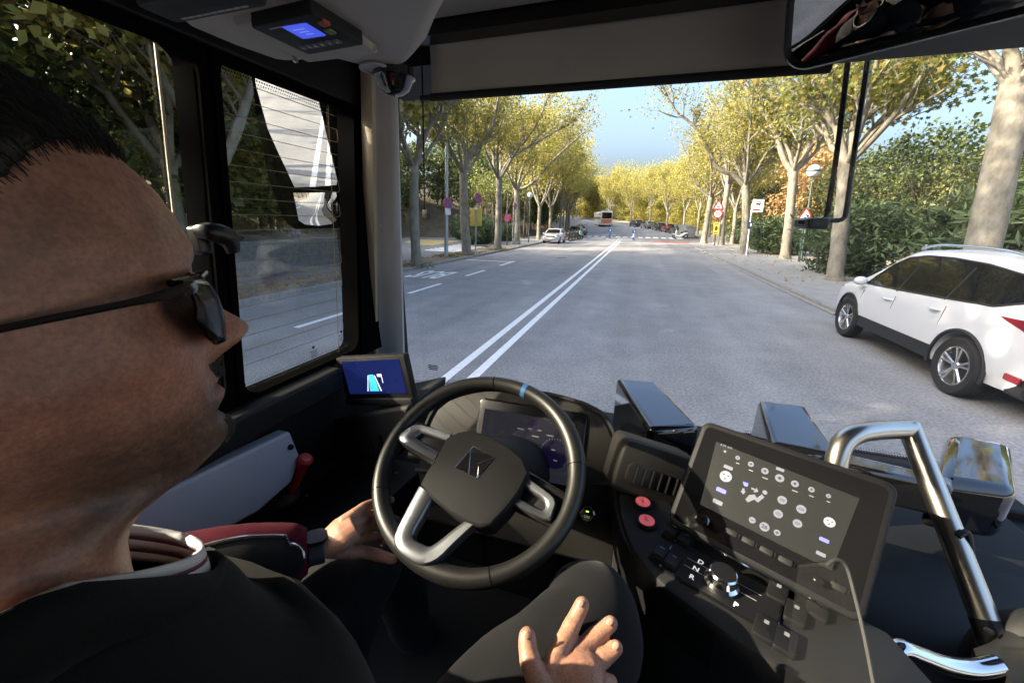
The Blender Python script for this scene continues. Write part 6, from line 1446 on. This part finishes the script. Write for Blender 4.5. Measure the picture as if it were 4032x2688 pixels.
# hair
hairm = mat('hair_black', (.006,.005,.004), .45, spec=.35, bump=.5, bs=160, stretch=(6,1,1)); hr = random.Random(3)
def hairline(y, ax): return .074 if y > .055 else (.074-.030*sm(.055,.015,-(-y)) if False else .074-(.030*(1-sm(.010,.055,y)))-(.058*(1-sm(-.035,.005,y))))
hc = MB(); rows = []
for z in zs:
    rows.append([])
    for t in ths:
        p = headpt(t, z); hl = hairline(p.y, abs(p.x)); k = sm(hl-.004, hl+.012, p.z)
        nrm = Vector((p.x/.076**2, (p.y+.0)/.097**2, (p.z-.02)/.098**2)).normalized()
        rows[-1].append(Mh @ (p+nrm*(-.006+k*(.0115+.002*noise.noise(p*40)))))
hc.loft(rows, True, False); hc.f = [tuple(reversed(f)) for f in hc.f]
ho_ = hc.build('hair', hairm, pe, sharp=180)
hs = MB()
for i in range(900):
    x = hr.uniform(-.074,.074); y = hr.uniform(-.06,.085); pts = []
    L = hr.uniform(.03,.06); ex = hr.uniform(-.25,.25)
    for j in range(5):
        yy = y-L*j/4; xx = x+ex*L*j/4; e = 1-(xx/.0785)**2-((yy-.0)/.103)**2
        if e <= .02: break
        pts.append(Vector((xx, yy, .018+.1005*math.sqrt(e)+hr.uniform(.002,.006)+.003*math.sin(j*1.3+i))))
    if len(pts) < 3 or pts[0].z < hairline(pts[0].y, abs(pts[0].x))+.004: continue
    hs.tube([Mh @ p for p in pts], [.0007]*(len(pts)-1)+[.0002], n=3, cap=False)
for i in range(4200):
    t_ = hr.uniform(-2.4,2.4); z = .110
    lo, hi = -.05, .110
    for _ in range(16):
        z = (lo+hi)/2; p = headpt(t_, z)
        if p.z > hairline(p.y, abs(p.x)): hi = z
        else: lo = z
    z = hi+hr.uniform(-.003,.020); p = headpt(t_, z); L = hr.uniform(.010,.022)
    nrm = Vector((p.x/.076**2, p.y/.097**2, (p.z-.02)/.098**2)).normalized(); bk_ = Vector((hr.gauss(0,.25), -.75, .65)); bk_ = (bk_-nrm*bk_.dot(nrm)).normalized()
    hs.tube([Mh @ (p-nrm*.001), Mh @ (p+bk_*L*.5+nrm*.0035), Mh @ (p+bk_*L+nrm*.006)], [.0002,.00018,.0001], n=3, cap=False)
hs.build('hair_strands', hairm, pe, sharp=180)
bs_ = MB()
for i in range(2600):
    m_ = i % 3
    z = hr.uniform(-.0575,-.0475) if m_ < 2 else hr.uniform(-.110,-.092); u = hr.uniform(-.024,.024) if m_ < 2 else hr.uniform(-.016,.016); w_ = HWD(z); s_ = max(-.95,min(.95,u/max(w_,.02)))
    th = math.asin(math.copysign(abs(s_)**(2.35/2), s_)); p = headpt(th, z); dr = Vector((u*6+hr.gauss(0,.15), .55+hr.gauss(0,.2), -.9+hr.gauss(0,.25))).normalized(); L = hr.uniform(.0016,.0042)
    bs_.tube([Mh @ (p-dr*.001), Mh @ (p+dr*L)], [.00016,.00007], n=3, cap=False)
bs_.build('beard', hairm, pe)
# sunglasses
lens_m = mat('lens_black', (.003,.003,.003), .2, spec=.18); frame_m = mat('glasses_frame', (.018,.014,.010), .22, coat=.6); 
sg_ = thing('sunglasses', 'dark wrap sunglasses on the driver with thin gold lit temples', 'sunglasses', HC)
for s in (-1,1):
    rows = []
    for i in range(11):
        u = i/10; x = s*(.007+.062*u); yb = .0995-.026*u**2.0; hgt = (.029*(1-.18*u))*(1 if u < .85 else 1-.45*(u-.85)/.15); zc = -.004+.004*u
        rows.append([Mh @ Vector((x, yb+.0025*(1-(2*v-1)**2)-.004*(v < .25)*(.25-v)*4, zc+.012-hgt*(1.55*v)+(.0*u))) for v in [k/6 for k in range(7)]])
    q = MB(); q.loft(rows, closed=False)
    if s < 0: q.f = [tuple(reversed(f)) for f in q.f]
    o = q.build('lens', lens_m, sg_, sharp=180); m = o.modifiers.new('t','SOLIDIFY'); m.thickness = .0022
    q = MB(); q.tube([r[0] for r in rows], .0022, n=8); q.tube([Mh @ Vector((s*.0685,.077,.009)), Mh @ Vector((s*.074,.070,.008)), Mh @ Vector((s*.079,.05,.007)), Mh @ Vector((s*.0805,.0,.004)), Mh @ Vector((s*.080,-.03,.0)), Mh @ Vector((s*.078,-.045,-.02))], [.0038,.0036,.0019,.0016,.0018,.0018], n=8, smooth=3); q.build('temple', frame_m, sg_)
q = MB(); q.tube([Mh @ Vector((-.008,.100,.006)), Mh @ Vector((0,.106,.008)), Mh @ Vector((.008,.100,.006))], .002, n=8); q.build('bridge', frame_m, sg_)
# clothes
jacket = mat('jacket_black', (.005,.005,.0055), .85, spec=.2, bump=.5, bs=500, sheen=.06, var=.15, vs=20); maroon = mat('maroon_fleece', (.06,.004,.011), .9, bump=.6, bs=420, spec=.15, var=.2, vs=30); trouser = mat('trouser_charcoal', (.006,.006,.0075), .85, spec=.2, bump=.5, bs=600, sheen=.05, var=.12, vs=15); stripe_w = mat('stripe_white', (.55,.54,.56), .8, bump=.4, bs=600); stripe_m = mat('stripe_maroon', (.14,.02,.05), .8, bump=.4, bs=600)
def tor(zs_, tag_=0):
    rows = []
    for z, w, yf, yb in zs_:
        r = []
        for k in range(40):
            a = 2*math.pi*k/40; e = .85; x = w*math.copysign(abs(math.sin(a))**e, math.sin(a)); c = math.cos(a); y = (yf+yb)/2+((yf-yb)/2)*math.copysign(abs(c)**e, c)
            vz = sm(1.76,1.88,z)*(-.85*max(0,y-.07)+.25*max(0,.05-y)); p = Vector((TX+x, y, z+vz)); n = noise.noise(p*7)*.012+noise.noise(p*19)*.005; r.append(p+Vector((x*.6,y*.6,0)).normalized()*n)
        rows.append(r)
    return rows
q = MB(); q.loft(tor([(1.22,.21,.24,-.12),(1.32,.215,.24,-.12),(1.42,.22,.238,-.12),(1.52,.225,.235,-.125),(1.60,.228,.23,-.13),(1.66,.228,.225,-.13),(1.71,.225,.22,-.125),(1.755,.215,.212,-.115),(1.80,.195,.200,-.105),(1.835,.165,.19,-.09),(1.862,.13,.182,-.075),(1.882,.105,.176,-.06),(1.897,.090,.172,-.05),(1.905,.082,.168,-.045)]), True, False)
jo = q.build('jacket', jacket, pe, sharp=180)
def ringband(z0, z1, w0, w1, yf, yb, tl, m, nm, par, a0=0, a1=360, cx=-.012):
    rows = []
    for z, w in ((z0,w0),((z0+z1)/2,(w0+w1)/2+(.003 if nm == 'collar' else 0)),(z1,w1)):
        r = []
        for k in range(49):
            a = rad(a0+(a1-a0)*k/48); x = w*math.sin(a); y = (yf+yb)/2+((yf-yb)/2)*math.cos(a); z_ = z; z = z+(.026*max(0,math.sin(a-rad(45)))*(1 if w != w0 else .3) if nm == 'collar' else 0); r.append(Vector((TX+cx+x, y, z-.85*max(0,y-.07)*tl+.25*max(0,.05-y)*tl))); z = z_
        rows.append(r)
    q = MB(); q.loft(rows, closed=False); o = q.build(nm, m, par, sharp=180); s = o.modifiers.new('t','SOLIDIFY'); s.thickness = .004; s.offset = 0; return o
ringband(1.885,1.912,.092,.084,.176,-.052,1, jacket, 'collar', jo, cx=0)
zk = 1.890
for i, hk_ in enumerate((.010,.0032,.010,.0032,.009)):
    ringband(zk, zk+hk_, .0785-.0006*i, .0785-.0006*i, .166, -.042, 1, (stripe_w,stripe_m)[i % 2], 'knit_collar', jo, cx=0); zk += hk_
def sleeve(pts, rr, m, nm, n=20, seed=0, amp=.06): 
    q = MB(); q.tube(pts, rr, n=n, smooth=9, jit=amp, seed=seed); return q.build(nm, m, pe, sharp=180)
dl = (wr_l-el_l)
q = MB(); q.tube([sh_l+Vector((.06,0,.02)), sh_l, sh_l.lerp(el_l,.5)+Vector((-.02,-.02,-.01)), el_l-dl*.02, el_l+dl*.30, el_l+dl*.62, el_l+dl*.86, el_l+dl*.94, el_l+dl*.965], [.085,.09,.084,.082,.076,.070,.058,.046,.041], n=32, smooth=9, jit=.13, seed=1)
sl = q.build('sleeve', maroon, pe, sharp=180); RG, MD = q.rings, q.mid; n_r = len(RG)
def on_sleeve(i, ang, off):   # point on the sleeve at ring i, angle measured from the side that faces the viewer
    r = RG[i]; c = MD[i]; vd = (EYE-c); best = max(range(32), key=lambda k: (r[k]-c).normalized().dot((vd.normalized()+Vector((0,0,.35))).normalized()))
    f = best+ang/360*32; k0 = math.floor(f); u = f-k0; p = r[k0 % 32].lerp(r[(k0+1) % 32], u); return p+(p-c).normalized()*off
i0, i1 = int(n_r*.36), int(n_r*.90); rows = []; edge_ = []
sgn_ = 1 if on_sleeve((i0+i1)//2, 40, 0).z > on_sleeve((i0+i1)//2, -40, 0).z else -1
for i in range(i0, i1+1):
    t = (i-i0)/(i1-i0); h = 36*math.sin(math.pi*(.12+.88*t))**.6+2; rows.append([on_sleeve(i, sgn_*(-22+h*(a/6*2-1)), .0035 if 0 < a < 6 else .001) for a in range(7)]); edge_.append(on_sleeve(i, sgn_*(-22+h*1.02), .003))
q = MB(); q.loft(rows, closed=False); o = q.build('sleeve_panel', jacket, sl, sharp=180)
q = MB(); ep_, _ = spline(edge_, [0]*len(edge_), 3)
for i in range(0, len(ep_)-1):
    a = ep_[i]; d_ = (ep_[i+1]-a)
    if d_.length < 1e-5: continue
    q.box((-.0014,-.0028,-.0014),(.0014,.0028,.0014), frame(a, d_, Vector((0,0,1))))
o = q.build('zip', alloy, sl); o['kind'] = 'stuff'
sleeve([sh_r+Vector((-.06,0,.02)), sh_r, sh_r.lerp(el_r,.5)+Vector((.02,-.01,0)), el_r, el_r.lerp(wr_r,.4), el_r.lerp(wr_r,.8)], [.085,.088,.074,.066,.058,.045], jacket, 'sleeve', seed=5)
# watch
ws_ = thing('wristwatch', 'black wristwatch with a bright edge at the maroon cuff', 'watch', wr_l); ax_ = dl.normalized(); q = MB(); rows = []
upw = (Vector((0,0,1))-ax_*ax_.z).normalized(); sdw = ax_.cross(upw)
for s in (-.014,-.012,.012,.014):
    rows.append([wr_l+ax_*(s+.006)+upw*(math.cos(2*math.pi*k/28)*(.024 if abs(s) > .013 else .0255)*.95)+sdw*(math.sin(2*math.pi*k/28)*(.0325 if abs(s) > .013 else .034)) for k in range(28)])
q.loft(rows, False, False); q.build('strap', mat('watch_strap', (.02,.021,.027), .5), ws_)
Mwt = frame(wr_l+ax_*.006+upw*.0245, ax_, sdw); q = MB(); q.prism(rrect(.034,.036,.010), -.004, .006, Mwt, c=.002); q.build('case', mat('watch_case', (.04,.04,.045), .3, metal=.8), ws_); q = MB(); q.prism(rrect(.028,.030,.008), .006, .0066, Mwt); q.build('face', screen_black, ws_)
# legs
kn_r = PD(2318,2420,.665); kn_l = Vector((-.54,.60,1.33))
lg = sleeve([(TX+.09,.0,1.33),(TX+.13,.15,1.37), kn_r.lerp(Vector((TX+.13,.15,1.37)),.45)+Vector((0,0,.01)), kn_r-Vector((0,.04,0)), kn_r+Vector((.003,.035,-.03)), kn_r+Vector((.01,.06,-.14)), kn_r+Vector((.02,.12,-.45)), kn_r+Vector((.02,.18,-.58))], [.11,.108,.096,.086,.078,.070,.062,.058], trouser, 'trouser_leg', seed=8, n=40, amp=.11)
sleeve([(TX-.09,.0,1.33),(TX-.10,.15,1.33),(-.50,.40,1.34), kn_l, kn_l+Vector((-.0,.05,-.04)), kn_l+Vector((0,.08,-.15)), kn_l+Vector((0,.14,-.42)), kn_l+Vector((0,.2,-.53))], [.11,.108,.098,.086,.080,.072,.062,.058], trouser, 'trouser_leg', seed=9, n=40, amp=.11)
# seat
se = thing('driver_seat', 'dark fabric driver seat under the driver', 'seat', (TX,-.1,.85)); fab = mat('seat_fabric', (.014,.016,.018), .9, bump=.6, bs=350, var=.3, vs=60)
q = MB(); q.prism(rrect(.50,.50,.08), 1.16, 1.265, Matrix.Translation((TX,.12,0)), c=.03, c0=.02); q.build('cushion', fab, se)
q = MB(); q.prism(rrect(.48,.62,.08), 0, .10, frame((TX,-.14,1.55),(-1,0,0),(0,-.12,1)), c=.03); q.build('backrest', fab, se)
q = MB(); q.lathe([(.2,.85),(.18,.95),(.12,1.0),(.12,1.17)], Matrix.Translation((TX,.08,0)), 16); q.build('pedestal', black_pl, se)

# ================================================================ the person taking the picture, seen in the interior mirror
hr2 = Matrix.Translation((.03,-.27,2.09)) @ Matrix.Scale(1.02,4)
q = MB(); q.loft([[hr2 @ p for p in r] for r in loc], True, True); q.f = [tuple(reversed(f)) for f in q.f]
base_n = len(q.v); cols2 = [c*.8 for c in vcol[:base_n]]
def hand2(s):
    h = MB(); M = Matrix.Translation((s*.085,-.055,2.085)); 
    h.tube([(s*.16,-.16,1.93),(s*.12,-.10,2.02),(s*.10,-.065,2.07)], [.026,.028,.034], n=14, smooth=3, flat=.7)
    for k in range(4): finger(h, [(s*.105,-.06,2.055+.018*k),(s*.085,-.032,2.06+.019*k),(s*.062,-.028,2.062+.019*k)], .010, .0075)
    finger(h, [(s*.10,-.075,2.06),(s*.08,-.075,2.09),(s*.06,-.06,2.11)], .011, .009); return remesh(h, .003)
for s in (-1,1):
    V_, F_ = hand2(s); q.add(V_, F_); cols2 += [HANDC*.9]*len(V_)
n0 = len(q.v); q.tube([(.03,-.30,1.2),(.03,-.32,1.6),(.03,-.31,1.86)], [.1,.1,.05], n=12); cols2 += [HANDC]*(len(q.v)-n0)
for s in (-1,1): n0 = len(q.v); q.tube([(.03+s*.19,-.32,1.74),(s*.27,-.22,1.56),(s*.16,-.16,1.93)], [.04,.035,.026], n=10); cols2 += [HANDC]*(len(q.v)-n0)
me = bpy.data.meshes.new('person'); me.from_pydata([tuple(p) for p in q.v], [], q.f); ca = me.color_attributes.new('skin_tone','FLOAT_COLOR','POINT')
for i, c in enumerate(cols2): ca.data[i].color = (c[0], c[1], c[2], 1)
me.materials.append(skin); me.polygons.foreach_set('use_smooth', [True]*len(me.polygons)); me.update()
p2 = link('person', me); tag(p2, 'person in black holding up a camera, reflected in the interior mirror', 'person')
q = MB(); rows = []
for z in zs: rows.append([hr2 @ (p+Vector((p.x,p.y,p.z-.02)).normalized()*(-.006+.016*sm(hairline(p.y,abs(p.x))-.004, hairline(p.y,abs(p.x))+.012, p.z))) for p in (headpt(t, z) for t in ths)])
q.loft(rows, True, False); q.f = [tuple(reversed(f)) for f in q.f]; q.build('hair', hairm, p2, sharp=180)
q = MB(); q.tube([(.03,-.36,.95),(.03,-.36,1.3),(.03,-.35,1.62),(.03,-.345,1.76),(.03,-.33,1.86),(.03,-.32,1.90)], [.17,.18,.19,.17,.11,.07], n=28, smooth=4, flat=.75, up=(0,1,0), jit=.06, seed=2); q.build('jacket', jacket, p2, sharp=180)
for s in (-1,1): q = MB(); q.tube([(.03+s*.10,-.335,1.80),(.03+s*.19,-.32,1.74),(s*.27,-.22,1.56),(s*.21,-.18,1.75),(s*.155,-.15,1.95)], [.07,.075,.06,.055,.042], n=18, smooth=6, jit=.1, seed=4+s); q.build('sleeve', jacket, p2, sharp=180)
q = MB(); q.prism(rrect(.155,.078,.010), -.055, -.045, frame((0,-.085+.05,2.1),(1,0,0),(0,0,1)) @ Matrix.Rotation(0,4,'X'), c=.002) if False else q.box((-.078,-.046,2.062),(.078,-.036,2.138)); ph = q.build('phone', gloss_black, bev=.003); tag(ph, 'black phone held up by the person in black', 'phone')
q = MB(); q.prism(circ(.007,.055,2.115-2.1,16), 0, .002, frame((0,-.036,2.1),(-1,0,0),(0,0,1))); q.build('lens', screen_black, ph)
